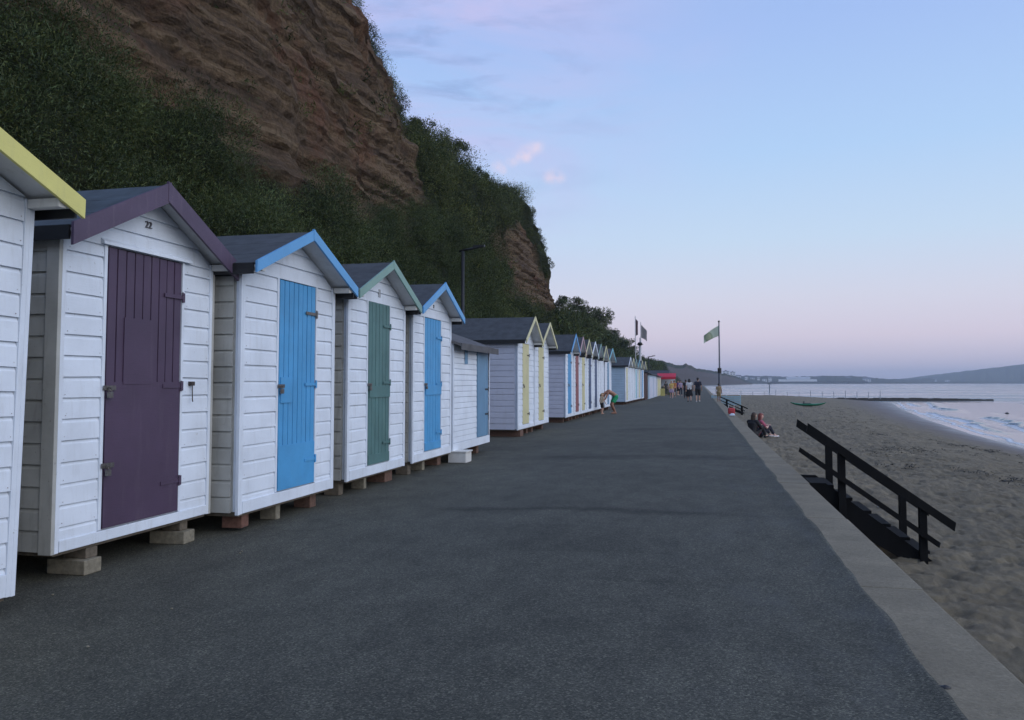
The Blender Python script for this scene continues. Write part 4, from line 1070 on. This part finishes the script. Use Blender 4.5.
# groyne wall
g0, g1 = at_z(838, 398.6, -1.75), at_z(992, 400.8, SEA_Z)
d = (g1 - g0); W = Vector((d.x, d.y)).length; ang = math.atan2(d.y, d.x)
root = tag(empty('groyne', (g0.x, g0.y, SEA_Z), ang), 'long low dark groyne running from the beach into the sea', 'groyne')
m = MB(); rr = random.Random(3)
x = -12.0
while x < W:
    h = (.6 if x < W * .5 else .6 - .35 * (x / W - .5) / .5) + rr.uniform(-.06, .06); m.box(x, x + 1.18, -.3, .3, -1.2, h); x += 1.2
m.build('wall', plain('wet_dark_stone', (.028, .027, .027), .6, 0, .3, 3), root)
# slim posts along the top of the beach
POSTW = plain('pale_post', (.34, .36, .4), .6)
for k in range(13):
    px = 741 + k * 11.6
    p = at_z(px, 395.2 + k * .1, -1.1)
    m = MB(); m.box(-.05, .05, -.05, .05, -.5, .7 + .25 * (k % 3 == 0)); m.box(-.065, .065, -.065, .065, .62 + .25 * (k % 3 == 0), .74 + .25 * (k % 3 == 0))
    o = m.build('fence_post', POSTW); o.location = p
    tag(o, 'slim pale post in the line across the far end of the beach', 'post', 'posts across the far end of the beach')
p = at_z(769.5, 392.5, SEA_Z); dist = p.y * math.cos(YAW) - p.x * math.sin(YAW)
root = tag(empty('marker_pole', p), 'marker pole with a crosspiece standing in the water before the pier', 'marker')
m = MB(); hh = 9.5 * dist / F; m.tube([(0, 0, -2), (0, 0, hh)], .16, 8); m.build('pole', POLEGREY, root)
m = MB(); m.box(-.7, .7, -.1, .1, hh * .86, hh * .86 + .35); m.build('crosspiece', POLEGREY, root)
p = at_z(1007, 414, SEA_Z); m = MB(); m.sphere((0, 0, .06), .15, 12, 8, (1.5, 1, .8)); m.tube([(0, 0, .1), (0, 0, .26)], .03, 6)
o = m.build('buoy', BLACKPOLE, None, True); o.location = p; tag(o, 'small dark buoy floating on the pale water', 'buoy')
# weed along the tide lines, loose stones, litter
def weed(n, seed):
    rg = np.random.RandomState(seed); C = []
    line = [(at_z(812, 404, -1.0), at_z(850, 428, -1.2), .9), (at_z(846, 405, -1.1), at_z(842, 424, -1.1), 1.2), (at_z(862, 438, -1.05), at_z(905, 434, -1.15), .35), (at_z(860, 456, -1.05), at_z(1000, 450, -1.4), .6), (at_z(948, 444, -1.35), at_z(1010, 458, -1.4), .7), (at_z(900, 470, -1.05), at_z(1024, 490, -1.25), .3)]
    for a, b, w in line:
        for k in range(n):
            q = a.lerp(b, rg.rand()); x = q.x + rg.normal() * w; y = q.y + rg.normal() * w * 2.2
            if fbm(np.array([x * 1.1]), np.array([y * .6]), 5, 3)[0] < .5: continue
            z = gz(x, y)
            for _ in range(14): C.append((x + rg.normal() * .10, y + rg.normal() * .10, z + .008 + abs(rg.normal()) * .014))
    C = np.array(C); v, f = leaf_quads(C, rg.uniform(.015, .05, len(C)), 1.6)
    o = np_mesh('seaweed', v, f, plain('dry_seaweed', (.035, .031, .025), .8), None, False)
    tag(o, 'dark dry seaweed strewn along the tide lines on the sand', 'seaweed', kind='stuff')
weed(170, 3)
def pebble(x, y, z, s, mat, label, name='stone', grp=None):
    m = MB(); m.sphere((0, 0, 0), s, 9, 6, (1.3, .9, .6)); rg = random.Random(int(x * 1000)); m.v = [tuple(c * rg.uniform(.85, 1.15) for c in p) for p in m.v]
    o = m.build(name, mat, None, True); o.location = (x, y, z + s * .4); return tag(o, label, 'stone' if name == 'stone' else 'litter', grp)
p = at_z(945, 690, .0); pebble(p.x, p.y, 0, .022, BLACKPOLE, 'small dark stone on the asphalt close to the kerb')
p = at_z(881, 510, -1.02); pebble(p.x, p.y, gz(p.x, p.y), .05, OFFWHITE, 'white scrap of litter on the sand behind the handrail', 'litter')
for (px, py) in ((172, 603), (240, 548), (242, 546), (352, 480), (680, 503), (735, 497), (88, 640), (53, 588)):
    p = at_z(px, py, -.05); pebble(p.x, p.y, prom_z(p.x), .009, CONCBLOCK, 'tiny pale stone lying loose on the asphalt', 'stone', 'loose stones on the asphalt')
# bag and bottle on the kerb
p = at_z(727, 414.5, -.0); p.x = KO - .15
root = tag(empty('beach_bag', (p.x, p.y, .03)), 'red beach bag on the kerb before the distant steps', 'bag')
m = MB(); m.box(-.15, .15, -.2, .2, 0, .27, None, .05); m.build('bag_body', plain('red_canvas', (.45, .05, .06), .8), root, True)
for x in (-.12, .12):
    m = MB(); m.tube([(x, -.1, .26), (x, -.07, .38), (x, .07, .38), (x, .1, .26)], .014, 6); m.build('handle', OFFWHITE, root)
m = MB(); m.box(-.1, .12, -.3, .25, 0, .05, None, .02); m.box(-.06, .1, -.25, .1, .052, .09, None, .02); o = m.build('towel', WHITE, None, True); o.location = (KO - .2, p.y - 1.9, .03)
tag(o, 'folded white towel on the kerb next to the red bag', 'towel')

# ------------------------------------------------------------------ far end: cabins and the red awning stall
def cabin(px0, px1, X, label, wallm, depth, ztop, doors, roofm=FELT):
    y0, y1 = y_of(px0, X), y_of(px1, X); W = y1 - y0
    root = tag(empty('beach_cabin', (X, y0, 0)), label, 'cabin')
    m = MB(); m.box(-depth, 0, 0, W, -.12, ztop); m.build('wall', wallm, root)
    m = MB(); m.prism([(.25, ztop + .002), (-depth - .1, ztop + .25), (-depth - .1, ztop + .33), (.25, ztop + .08)], lambda u, w, d: (u, d, w), -.12, W + .1); m.build('roof', roofm, root)
    for a, b, mm in doors:
        m = MB(); m.box(.003, .04, W * a, W * b, -.04, ztop - .25); m.build('door', mm, root)
    return root
cabin(645.2, 648.2, -4.85, 'dark brown timber cabin standing next after the last gabled hut', BROWNWALL, 2.4, 2.35, [(.2, .7, plain('dark_brown_door', (.05, .025, .022), .6))])
cabin(648.6, 656.4, -4.75, 'pale blue grey cabin with two wide shutters beyond the brown one', PALEBLUEWALL, 2.6, 2.2, [(.08, .46, LILAC), (.54, .92, LILAC)])
cabin(656.8, 661, -4.75, 'small cream cabin, farthest of the pale cabins', OFFWHITE, 2.6, 2.1, [(.2, .8, PALEYEL)])
X0 = -4.2; Yk = 102.0
root = tag(empty('awning_stall', (X0, Yk, 0)), 'beach stall with bright red awning at the far end of the promenade', 'stall')
REDAW = plain('red_awning_cloth', (.5, .02, .05), .7)
m = MB(); m.box(-1.0, 1.05, .6, 4, -.12, 2.3); m.build('wall', OFFWHITE, root)
m = MB(); m.prism([(-.9, 2.1), (-.9, 2.15), (.62, 2.62), (.62, 2.57)], lambda u, w, d: (d, u, w), -1.1, 1.2); m.box(-1.1, 1.2, -.94, -.902, 1.88, 2.14); m.build('awning', REDAW, root)
m = MB(); m.box(-.9, .95, .2, .59, -.12, .95, None, .02); m.build('counter', plain('olive_counter', (.09, .1, .05), .6), root)
m = MB(); m.box(-.55, .9, .56, .595, 1.1, 1.8); m.build('menu_board', WHITE, root)
for x in (-1.05, 1.15):
    m = MB(); m.tube([(x, -.85, -.12), (x, -.85, 2.1)], .04, 8); m.build('post', POLEGREY, root)
m = MB(); m.prism([(-.25, 0), (.25, 0), (.02, .85), (-.02, .85)], lambda u, w, d: (d, u, w), -.25, .25)
o = m.build('sandwich_board', plain('yellow_board', (.36, .33, .12), .6)); o.location = (-4.3, 94.5, -.1); tag(o, 'yellow folding board standing left of the red awning stall', 'board')
root = tag(empty('beach_cafe', (-6.5, 122, 0)), 'low dark roofed building behind the red awning stall', 'building')
m = MB(); m.box(-9, 1.4, 0, 9, -.12, 2.2); m.build('wall', LILAC, root)
m = MB(); m.prism([(-.8, 2.21), (10, 2.21), (8, 3.3), (1.4, 3.3)], lambda u, w, d: (d, u, w), -9.5, 1.9); m.build('roof', plain('dark_slate', (.05, .055, .065), .8), root)
for k in range(6):
    m = MB(); m.box(-8.4 + k * 1.8, -7.2 + k * 1.8, -.03, -.002, .8, 1.8); m.build('window', GLASSD, root)

# ================================================================== people
def blob(segs, vox=.013, name='body', mats=None, parent=None, smooth=3):
    """rounded limbs (a, ra, b, rb) fused into one continuous surface"""
    m = MB()
    for s in segs:
        a, ra, b, rb = Vector(s[0]), s[1], Vector(s[2]), s[3]
        n = max(2, int((b - a).length / (.6 * min(ra, rb))) + 1) if (b - a).length > 1e-4 else 1
        n = min(n, 26)
        for i in range(n):
            t = i / max(1, n - 1); m.sphere(a.lerp(b, t), ra + (rb - ra) * t, 12, 8)
    o = m.build(name + '_raw', mats[0])
    md = o.modifiers.new('r', 'REMESH'); md.mode = 'VOXEL'; md.voxel_size = vox; md.use_smooth_shade = True
    sm = o.modifiers.new('s', 'SMOOTH'); sm.iterations = smooth; sm.factor = .5
    bpy.context.view_layer.update()
    me = bpy.data.meshes.new_from_object(o.evaluated_get(bpy.context.evaluated_depsgraph_get()))
    old = o.data; bpy.data.objects.remove(o); bpy.data.meshes.remove(old)
    me.materials.clear()
    for k in mats: me.materials.append(k)
    me.polygons.foreach_set('use_smooth', [True] * len(me.polygons))
    me.name = name; q = bpy.data.objects.new(name, me); col.objects.link(q); q.parent = parent
    return q
V3 = lambda *a: Vector(a)
SKIN = {k: plain('skin_' + k, c, .55, 0, .08) for k, c in (('fair', (.5, .3, .22)), ('tan', (.3, .15, .1)), ('pink', (.55, .33, .28)))}
EYE = plain('eye_dark', (.02, .018, .015), .2); LIP = plain('lips', (.33, .12, .1), .5)
HAIRS = {k: plain('hair_' + k, c, .6, 0, .2) for k, c in (('black', (.012, .01, .01)), ('brown', (.045, .026, .016)), ('blond', (.32, .22, .11)), ('red', (.2, .05, .04)))}
CL = {k: plain('cloth_' + k, c, .85, 0, .12) for k, c in dict(black=(.014, .014, .017), navy=(.016, .018, .035), white=(.6, .6, .62), green=(.01, .28, .12), grey=(.2, .2, .22), pink=(.42, .1, .16), purple=(.14, .05, .2), yellow=(.5, .36, .12), beige=(.42, .34, .24), tan=(.3, .22, .12), orange=(.45, .18, .06), dkgrey=(.045, .045, .05), lilac=(.3, .24, .34)).items()}
def pose_stand(h=1.75, step=.0, armswing=.15, lean=0.0):
    s = h / 1.75
    J = dict(pel=V3(0, 0, .93), wa=V3(0, .01 + lean * .3, 1.1), ch=V3(0, .0 + lean * .8, 1.32), nk=V3(0, -.01 + lean, 1.48), hd=V3(0, .02 + lean, 1.63),
             hL=V3(-.09, 0, .9), hR=V3(.09, 0, .9), kL=V3(-.1, .04 + step * .55, .5), kR=V3(.1, .05 - step * .35, .5), aL=V3(-.1, step, .09), aR=V3(.1, -step - .03, .11 if step else .09),
             sL=V3(-.18, lean, 1.42), sR=V3(.18, lean, 1.42), eL=V3(-.245, -armswing * .6 + lean, 1.14), eR=V3(.245, armswing * .5 + lean, 1.14), wL=V3(-.25, -armswing + .08, .9), wR=V3(.25, armswing + .12, .9))
    for k in 'LR': J['t' + k] = J['a' + k] + V3(.02 if k == 'R' else -.02, .17, -.05)
    return {k: v * s for k, v in J.items()}, s
def pose_bend():
    J = dict(pel=V3(0, -.12, .86), wa=V3(0, .04, 1.0), ch=V3(0, .25, 1.1), nk=V3(0, .44, 1.04), hd=V3(0, .56, .93), hL=V3(-.1, -.1, .82), hR=V3(.1, -.1, .82),
             kL=V3(-.15, .13, .46), kR=V3(.14, .09, .47), aL=V3(-.13, -.05, .09), aR=V3(.13, -.1, .09), sL=V3(-.19, .36, 1.02), sR=V3(.19, .36, 1.02),
             eL=V3(-.2, .48, .77), eR=V3(.2, .46, .77), wL=V3(-.1, .6, .6), wR=V3(.1, .6, .58))
    for k in 'LR': J['t' + k] = J['a' + k] + V3(0, .17, -.05)
    return J, 1.0
def pose_sit():
    J = dict(pel=V3(0, 0, .12), wa=V3(0, -.02, .28), ch=V3(0, .02, .5), nk=V3(0, .07, .66), hd=V3(0, .12, .81), hL=V3(-.1, .04, .11), hR=V3(.1, .04, .11),
             kL=V3(-.14, .4, .42), kR=V3(.14, .42, .4), aL=V3(-.12, .62, .07), aR=V3(.12, .66, .07), sL=V3(-.18, .04, .6), sR=V3(.18, .04, .6),
             eL=V3(-.24, .2, .38), eR=V3(.24, .22, .38), wL=V3(-.12, .4, .46), wR=V3(.1, .42, .45))
    for k in 'LR': J['t' + k] = J['a' + k] + V3(0, .17, -.04)
    return J, 1.0
def hand(segs, w, e, s, side, curl=.5):
    d = (w - e).normalized(); x = V3(side, 0, 0); n = d.cross(x).normalized(); x = n.cross(d).normalized()
    if n.y < 0: n = -n
    palm = w + d * .075 * s
    segs += [(w, .026 * s, palm, .03 * s), (w + x * .016 * s, .021 * s, palm + x * .028 * s, .018 * s), (w - x * .016 * s, .021 * s, palm - x * .028 * s, .018 * s)]
    for k, ln in enumerate((.066, .078, .073, .055)):
        b = palm + x * (.036 - .024 * k) * s; m_ = b + (d * .8 + n * curl * .5) * ln * .55 * s; t = m_ + (d * .45 + n * curl) * ln * .5 * s
        segs += [(b, .0095 * s, m_, .0088 * s), (m_, .0088 * s, t, .0075 * s)]
    b = w + d * .03 * s - x * 0; m_ = b + (x * .75 + d * .55 + n * .3) * .045 * s; t = m_ + (d * .9 + n * .35) * .04 * s
    segs += [(b + x * .02 * s, .014 * s, m_, .011 * s), (m_, .011 * s, t, .009 * s)]
def person(label, loc, rz, pose, skin='fair', hair='brown', hairlen=0, top=None, sleeve=.5, bottom=None, leg=.45, shoes=None, skirt=False, extra=None, scale=1.0, group=None):
    J, s = pose
    root = tag(empty('person', loc, rz), label, 'person', group); root.scale = (scale,) * 3
    up = (J['hd'] - J['nk']).normalized(); fw = V3(0, 1, 0) - up * up.y
    fw = fw.normalized() if fw.length > .2 else V3(0, 0, -1)
    if up.y > .6: fw = (V3(0, .35, -1)).normalized(); fw = (fw - up * fw.dot(up)).normalized()
    hd = J['hd']; x = V3(1, 0, 0)
    S = [(J['hL'], .095 * s, J['hR'], .095 * s), (J['pel'] + x * -.06 * s, .11 * s, J['wa'] + x * -.05 * s, .1 * s), (J['pel'] + x * .06 * s, .11 * s, J['wa'] + x * .05 * s, .1 * s),
         (J['wa'] + x * -.05 * s, .1 * s, J['ch'] + x * -.075 * s, .105 * s), (J['wa'] + x * .05 * s, .1 * s, J['ch'] + x * .075 * s, .105 * s), (J['sL'], .062 * s, J['sR'], .062 * s),
         (J['ch'], .105 * s, J['nk'], .06 * s), (J['nk'] - up * .03 * s, .055 * s, hd - up * .06 * s, .05 * s),
         (hd + up * .035 * s - fw * .012 * s, .092 * s, hd + up * .03 * s + fw * .012 * s, .09 * s), (hd - up * .02 * s + fw * .01 * s, .082 * s, hd - up * .075 * s + fw * .035 * s, .052 * s),
         (hd + fw * .088 * s + up * .02 * s, .013 * s, hd + fw * .108 * s - up * .022 * s, .017 * s),
         (hd + x * .083 * s + up * .02 * s, .018 * s, hd + x * .085 * s - up * .025 * s, .013 * s), (hd - x * .083 * s + up * .02 * s, .018 * s, hd - x * .085 * s - up * .025 * s, .013 * s)]
    for k, sd in (('L', -1), ('R', 1)):
        S += [(J['h' + k], .088 * s, J['k' + k], .056 * s), (J['k' + k], .055 * s, J['k' + k].lerp(J['a' + k], .35), .054 * s), (J['k' + k].lerp(J['a' + k], .35), .054 * s, J['a' + k], .036 * s),
              (J['a' + k] - V3(0, .03, .04) * s, .035 * s, J['t' + k], .026 * s), (J['a' + k], .036 * s, J['t' + k].lerp(J['a' + k], .4), .035 * s),
              (J['s' + k], .056 * s, J['e' + k], .041 * s), (J['e' + k], .04 * s, J['w' + k], .026 * s)]
        hand(S, J['w' + k], J['e' + k], s, -sd)
    b = blob(S, .011 * s, 'body', [SKIN[skin], EYE, LIP], root, 2)
    eyes = [hd + x * q * .033 * s + fw * .083 * s + up * .022 * s for q in (-1, 1)]; mo = hd + fw * .085 * s - up * .052 * s
    for p in b.data.polygons:
        c = p.center
        if min((c - e).length for e in eyes) < .014 * s: p.material_index = 1
        elif abs((c - mo).dot(up)) < .009 * s and abs((c - mo).x) < .026 * s and (c - mo).dot(fw) > -.03 * s: p.material_index = 2
    Hs = [(hd + up * .05 * s - fw * .03 * s, .092 * s, hd + up * .06 * s + fw * .015 * s, .084 * s), (hd + up * .0 * s - fw * .045 * s, .075 * s, hd - up * .05 * s - fw * .04 * s, .055 * s)]
    if hairlen: Hs += [(hd - fw * .06 * s, .07 * s, hd - fw * .09 * s - V3(0, 0, hairlen) * s, .055 * s), (hd - fw * .05 * s + x * .05 * s, .05 * s, hd - fw * .07 * s + x * .06 * s - V3(0, 0, hairlen * .9) * s, .04 * s), (hd - fw * .05 * s - x * .05 * s, .05 * s, hd - fw * .07 * s - x * .06 * s - V3(0, 0, hairlen * .9) * s, .04 * s)]
    blob(Hs, .012 * s, 'hair', [HAIRS[hair]], root, 2)
    g = .016 * s
    if top:
        T_ = [(J['pel'] + x * q * .06 * s + (J['wa'] - J['pel']) * .25, .112 * s + g, J['wa'] + x * q * .05 * s, .1 * s + g) for q in (-1, 1)] + [(J['wa'] + x * q * .05 * s, .1 * s + g, J['ch'] + x * q * .075 * s, .105 * s + g) for q in (-1, 1)]
        T_ += [(J['sL'], .062 * s + g, J['sR'], .062 * s + g), (J['ch'], .105 * s + g, J['nk'] - (J['nk'] - J['ch']) * .25, .062 * s + g)]
        if sleeve:
            for k in 'LR':
                e = J['s' + k].lerp(J['e' + k], min(1, sleeve)); T_.append((J['s' + k], .058 * s + g, e, .05 * s + g))
                if sleeve > 1: T_.append((J['e' + k], .042 * s + g, J['e' + k].lerp(J['w' + k], sleeve - 1), .03 * s + g))
        blob(T_, .015 * s, 'shirt', [CL[top]], root)
    if bottom:
        B = [(J['hL'] + V3(0, 0, .02), .1 * s + g, J['hR'] + V3(0, 0, .02), .1 * s + g), (J['pel'], .12 * s + g, J['pel'].lerp(J['wa'], .3), .11 * s + g)]
        for k in 'LR':
            if leg <= 1: B.append((J['h' + k], .09 * s + g * 1.3, J['h' + k].lerp(J['k' + k], leg), (.092 - .028 * leg) * s + g * 1.6))
            else: B += [(J['h' + k], .09 * s + g, J['k' + k], .06 * s + g), (J['k' + k], .06 * s + g, J['k' + k].lerp(J['a' + k], leg - 1), .045 * s + g)]
        if skirt:
            c = (J['kL'] + J['kR']) / 2
            for q in (-.7, 0, .7): B.append((J['pel'] + x * q * .08, .12 * s, J['pel'].lerp(c, leg) + x * q * .2 * s, .13 * s))
        blob(B, .015 * s, 'skirt' if skirt else 'shorts' if leg <= 1 else 'trousers', [CL[bottom]], root)
    if shoes:
        for k in 'LR': blob([(J['a' + k] - V3(0, .035, .045) * s, .044 * s, J['t' + k], .036 * s)], .012 * s, 'shoe', [CL[shoes]], root, 1)
    if extra: extra(root, J, s)
    return root
def ground(px, py, z=0.0): return at_z(px, py, z)
def bag(root, J, s):
    m = MB(); c = J['wL'] + V3(-.09, .0, -.2); m.box(c.x - .06, c.x + .06, c.y - .17, c.y + .17, c.z - .2, c.z + .12, None, .03); m.build('shoulder_bag', CL['black'], root, True)
def strap(root, J, s): pass
p = ground(613, 411.2); person('person bending forward in green shorts, bare back, tending the child by the huts', (-4.2, 39.6, -.1), R(116), pose_bend(), 'tan', 'black', 0, None, 0, 'green', .55)
q = ground(600.5, 408.6); person('small child in dark shorts and beige top held by the bending person', (-4.7, 39.0, -.1), R(-50), pose_stand(1.02, .03, .1), 'fair', 'blond', .06, 'beige', .4, 'black', .7)
p = ground(689.5, 401.8); person('person walking away in a white top and long black skirt, bag at the side', (p.x, p.y, prom_z(p.x)), R(3), pose_stand(1.72, .14, .12), 'fair', 'black', .12, 'white', .4, 'black', .95, 'black', True, bag)
p = ground(698.0, 401.9); person('person walking away in a dark navy shirt and black shorts', (p.x, p.y, prom_z(p.x)), R(-3), pose_stand(1.8, -.14, .14), 'fair', 'black', 0, 'navy', .6, 'black', .9, 'white')
p = ground(685.8, 398.3); person('person in black walking farther off, half hidden behind the one in the white top', (p.x, p.y, prom_z(p.x)), R(0), pose_stand(1.72, .12, .1), 'tan', 'black', 0, 'black', .6, 'navy', 1.8, 'black')
p = ground(671.5, 397.6); person('person with blond hair in yellow top and lilac skirt, walking towards the camera', (p.x, p.y, prom_z(p.x)), R(185), pose_stand(1.66, .12, .12), 'pink', 'blond', .16, 'yellow', .3, 'lilac', .6, None, True)
p = ground(674.3, 396.6); person('person in orange top and grey shorts beside the blond walker', (p.x, p.y, prom_z(p.x)), R(170), pose_stand(1.72, -.1, .1), 'tan', 'brown', .0, 'orange', .4, 'dkgrey', .7)
p = ground(678.3, 394.8); person('person in a purple shirt standing in front of the far hill', (p.x, p.y, prom_z(p.x)), R(150), pose_stand(1.75, .06, .1), 'fair', 'brown', 0, 'purple', .6, 'black', .8)
p = ground(680.6, 395.3); person('person in a white and lilac top near the purple shirt', (p.x, p.y, prom_z(p.x)), R(200), pose_stand(1.7, .08, .1), 'pink', 'brown', .1, 'lilac', .5, 'navy', 1.8)
p = ground(657.6, 394.6); person('person in a yellow shirt standing by the yellow folding board', (p.x, p.y, prom_z(p.x)), R(120), pose_stand(1.65, .04, .1), 'fair', 'brown', 0, 'yellow', .5, 'black', 1.8)
p = ground(666, 394.4); person('person in dark clothes at the counter of the red awning stall', (p.x, p.y, prom_z(p.x)), R(10), pose_stand(1.7, .03, .08), 'fair', 'black', 0, 'dkgrey', .6, 'dkgrey', 1.8)
p = ground(709.6, 402.2); person('dark haired boy in a tan top standing on the kerb before the pale blue screen', (KI + .2, p.y, .025), R(-10), pose_stand(1.35, .03, .08), 'tan', 'black', .05, 'tan', .5, 'tan', .8)
p = ground(752.5, 438.0, -.88); x, y = p.x, p.y; person('person in black sitting on the sand against the sea wall, back to the camera', (x, y, gz(x, y)), R(-38), pose_sit(), 'fair', 'brown', .2, 'black', 1.9, 'black', 1.85, 'black', scale=1.12)
p = ground(758.5, 437.0, -.88); x, y = p.x, p.y; person('person with reddish hair and pink top sitting on the sand beside the one in black', (x, y, gz(x, y)), R(-60), pose_sit(), 'pink', 'red', .22, 'pink', .6, 'navy', 1.7, 'white', scale=1.08)
p = ground(864.2, 398.2, -1.6); person('tiny distant person in red standing at the landward end of the groyne', (p.x, p.y, gz(p.x, p.y)), R(90), pose_stand(1.7, .06, .1), 'fair', 'brown', 0, 'pink', .5, 'navy', 1.8)
# ================================================================== light, sky, air
SUN_EL, SUN_AZ = R(30), R(106)      # azimuth from +Y towards +X
sun = bpy.data.lights.new('sun', 'SUN'); so = bpy.data.objects.new('sun', sun); col.objects.link(so)
sun.energy = 1.75; sun.angle = R(80); sun.color = (1.0, .945, .88)
d = Vector((math.sin(SUN_AZ) * math.cos(SUN_EL), math.cos(SUN_AZ) * math.cos(SUN_EL), math.sin(SUN_EL)))
so.rotation_euler = d.to_track_quat('Z', 'Y').to_euler(); so.location = (20, -10, 60)
w = bpy.data.worlds.new('World'); scene.world = w; w.use_nodes = True
N, L = w.node_tree.nodes, w.node_tree.links
bg = N['Background']; bg.inputs['Strength'].default_value = .116
sky = N.new('ShaderNodeTexSky'); sky.sky_type = 'NISHITA'; sky.sun_disc = False
sky.sun_elevation = SUN_EL; sky.sun_rotation = SUN_AZ; sky.air_density = 1.2; sky.dust_density = 1.0
tc = N.new('ShaderNodeTexCoord'); sep = N.new('ShaderNodeSeparateXYZ'); L.new(tc.outputs['Generated'], sep.inputs[0])
# dusk colours by height above the horizon
def lin(r, g, b): return tuple(((c / 255) / 12.92 if c / 255 < .04045 else ((c / 255 + .055) / 1.055) ** 2.4) for c in (r, g, b))
el = mth(N, L, 'MULTIPLY', sep.outputs[2], 1.0)
rp = ramp(N, [(0.0, lin(196, 192, 214)), (.02, lin(207, 198, 219)), (.055, lin(221, 208, 225)), (.10, lin(214, 213, 230)), (.17, lin(195, 215, 238)), (.27, lin(174, 205, 242)), (.40, lin(160, 188, 238)), (.6, lin(135, 168, 225)), (1.0, lin(110, 145, 210))])
L.new(el, rp.inputs[0])
sc_ = N.new('ShaderNodeVectorMath'); sc_.operation = 'SCALE'; sc_.inputs['Scale'].default_value = 10.0; L.new(rp.outputs[0], sc_.inputs[0])
mix = mixc(N, L, .88, sky.outputs[0], sc_.outputs[0])
# thin cloud streaks and a few small puffs high over the cliff
mp = N.new('ShaderNodeMapping'); mp.inputs['Scale'].default_value = (2.2, 2.2, 9.0); L.new(tc.outputs['Generated'], mp.inputs['Vector'])
n1 = noise_node(N, L, mp.outputs[0], 1.4, 7, .6, .8)
n2 = noise_node(N, L, mp.outputs[0], 3.4, 6, .6, .4)
def lobe(px, py, rad):
    dd = ray(px, py).normalized()
    v = N.new('ShaderNodeVectorMath'); v.operation = 'DISTANCE'; L.new(tc.outputs['Generated'], v.inputs[0]); v.inputs[1].default_value = dd
    k = N.new('ShaderNodeMapRange'); k.interpolation_type = 'SMOOTHSTEP'; k.inputs[1].default_value = rad; k.inputs[2].default_value = 0; L.new(v.outputs['Value'], k.inputs[0]); return k.outputs[0]
veil = mth(N, L, 'MULTIPLY', lobe(430, 30, .42), mth(N, L, 'MULTIPLY', mth(N, L, 'SUBTRACT', n1.outputs[0], .30), 3.0, clamp=True))
dark = mth(N, L, 'MULTIPLY', lobe(440, 50, .30), mth(N, L, 'MULTIPLY', mth(N, L, 'SUBTRACT', n2.outputs[0], .5), 4.0, clamp=True))
c10 = lambda *c: tuple(10 * x for x in lin(*c))
mix = mixc(N, L, mth(N, L, 'MULTIPLY', veil, 1.0), mix, c10(188, 186, 226))
mix = mixc(N, L, mth(N, L, 'MULTIPLY', dark, .85), mix, c10(128, 150, 198))
n3 = noise_node(N, L, tc.outputs['Generated'], 40, 5, .6, .3)
for px, py, rad in ((512, 160, .012), (519, 156, .013), (526, 152, .014), (533, 149, .013), (540, 147, .011), (527, 158, .009), (549, 177, .012), (555, 176, .014), (561, 177, .010), (498, 167, .012), (503, 170, .008)):
    k = mth(N, L, 'MULTIPLY', lobe(px, py, rad), mth(N, L, 'MULTIPLY', mth(N, L, 'SUBTRACT', n3.outputs[0], .30), 4.0, clamp=True), clamp=True)
    mix = mixc(N, L, mth(N, L, 'MULTIPLY', k, .7), mix, c10(218, 205, 224))
L.new(mix, bg.inputs['Color'])
# the air over the bay
m = MB(); m.box(-8600, 8600, -8600, 8600, -7.0, 112.0)
hz = m.build('haze', plain('unused_air', (.5, .5, .5))); hz['kind'] = 'stuff'
hm = bpy.data.materials.new('sea_haze'); hm.use_nodes = True; hn = hm.node_tree; hn.nodes.clear()
ho = hn.nodes.new('ShaderNodeOutputMaterial'); pv = hn.nodes.new('ShaderNodeVolumePrincipled')
pv.inputs['Color'].default_value = (.76, .85, 1.0, 1); pv.inputs['Density'].default_value = .00021
hn.links.new(pv.outputs[0], ho.inputs['Volume']); hz.data.materials.clear(); hz.data.materials.append(hm)
tag(hz, 'thin blue evening haze over the bay')
# ------------------------------------------------------------------ render settings
scene.view_settings.view_transform = 'Standard'; scene.view_settings.look = 'None'
scene.view_settings.exposure = 0.0; scene.view_settings.gamma = 1.0
scene.render.engine = 'CYCLES'
cy_ = scene.cycles
cy_.use_denoising = True; cy_.denoiser = 'OPENIMAGEDENOISE'; cy_.denoising_input_passes = 'RGB_ALBEDO_NORMAL'
cy_.max_bounces = 6; cy_.diffuse_bounces = 3; cy_.glossy_bounces = 3; cy_.transmission_bounces = 3; cy_.volume_bounces = 0
cy_.use_adaptive_sampling = True; cy_.adaptive_threshold = .02
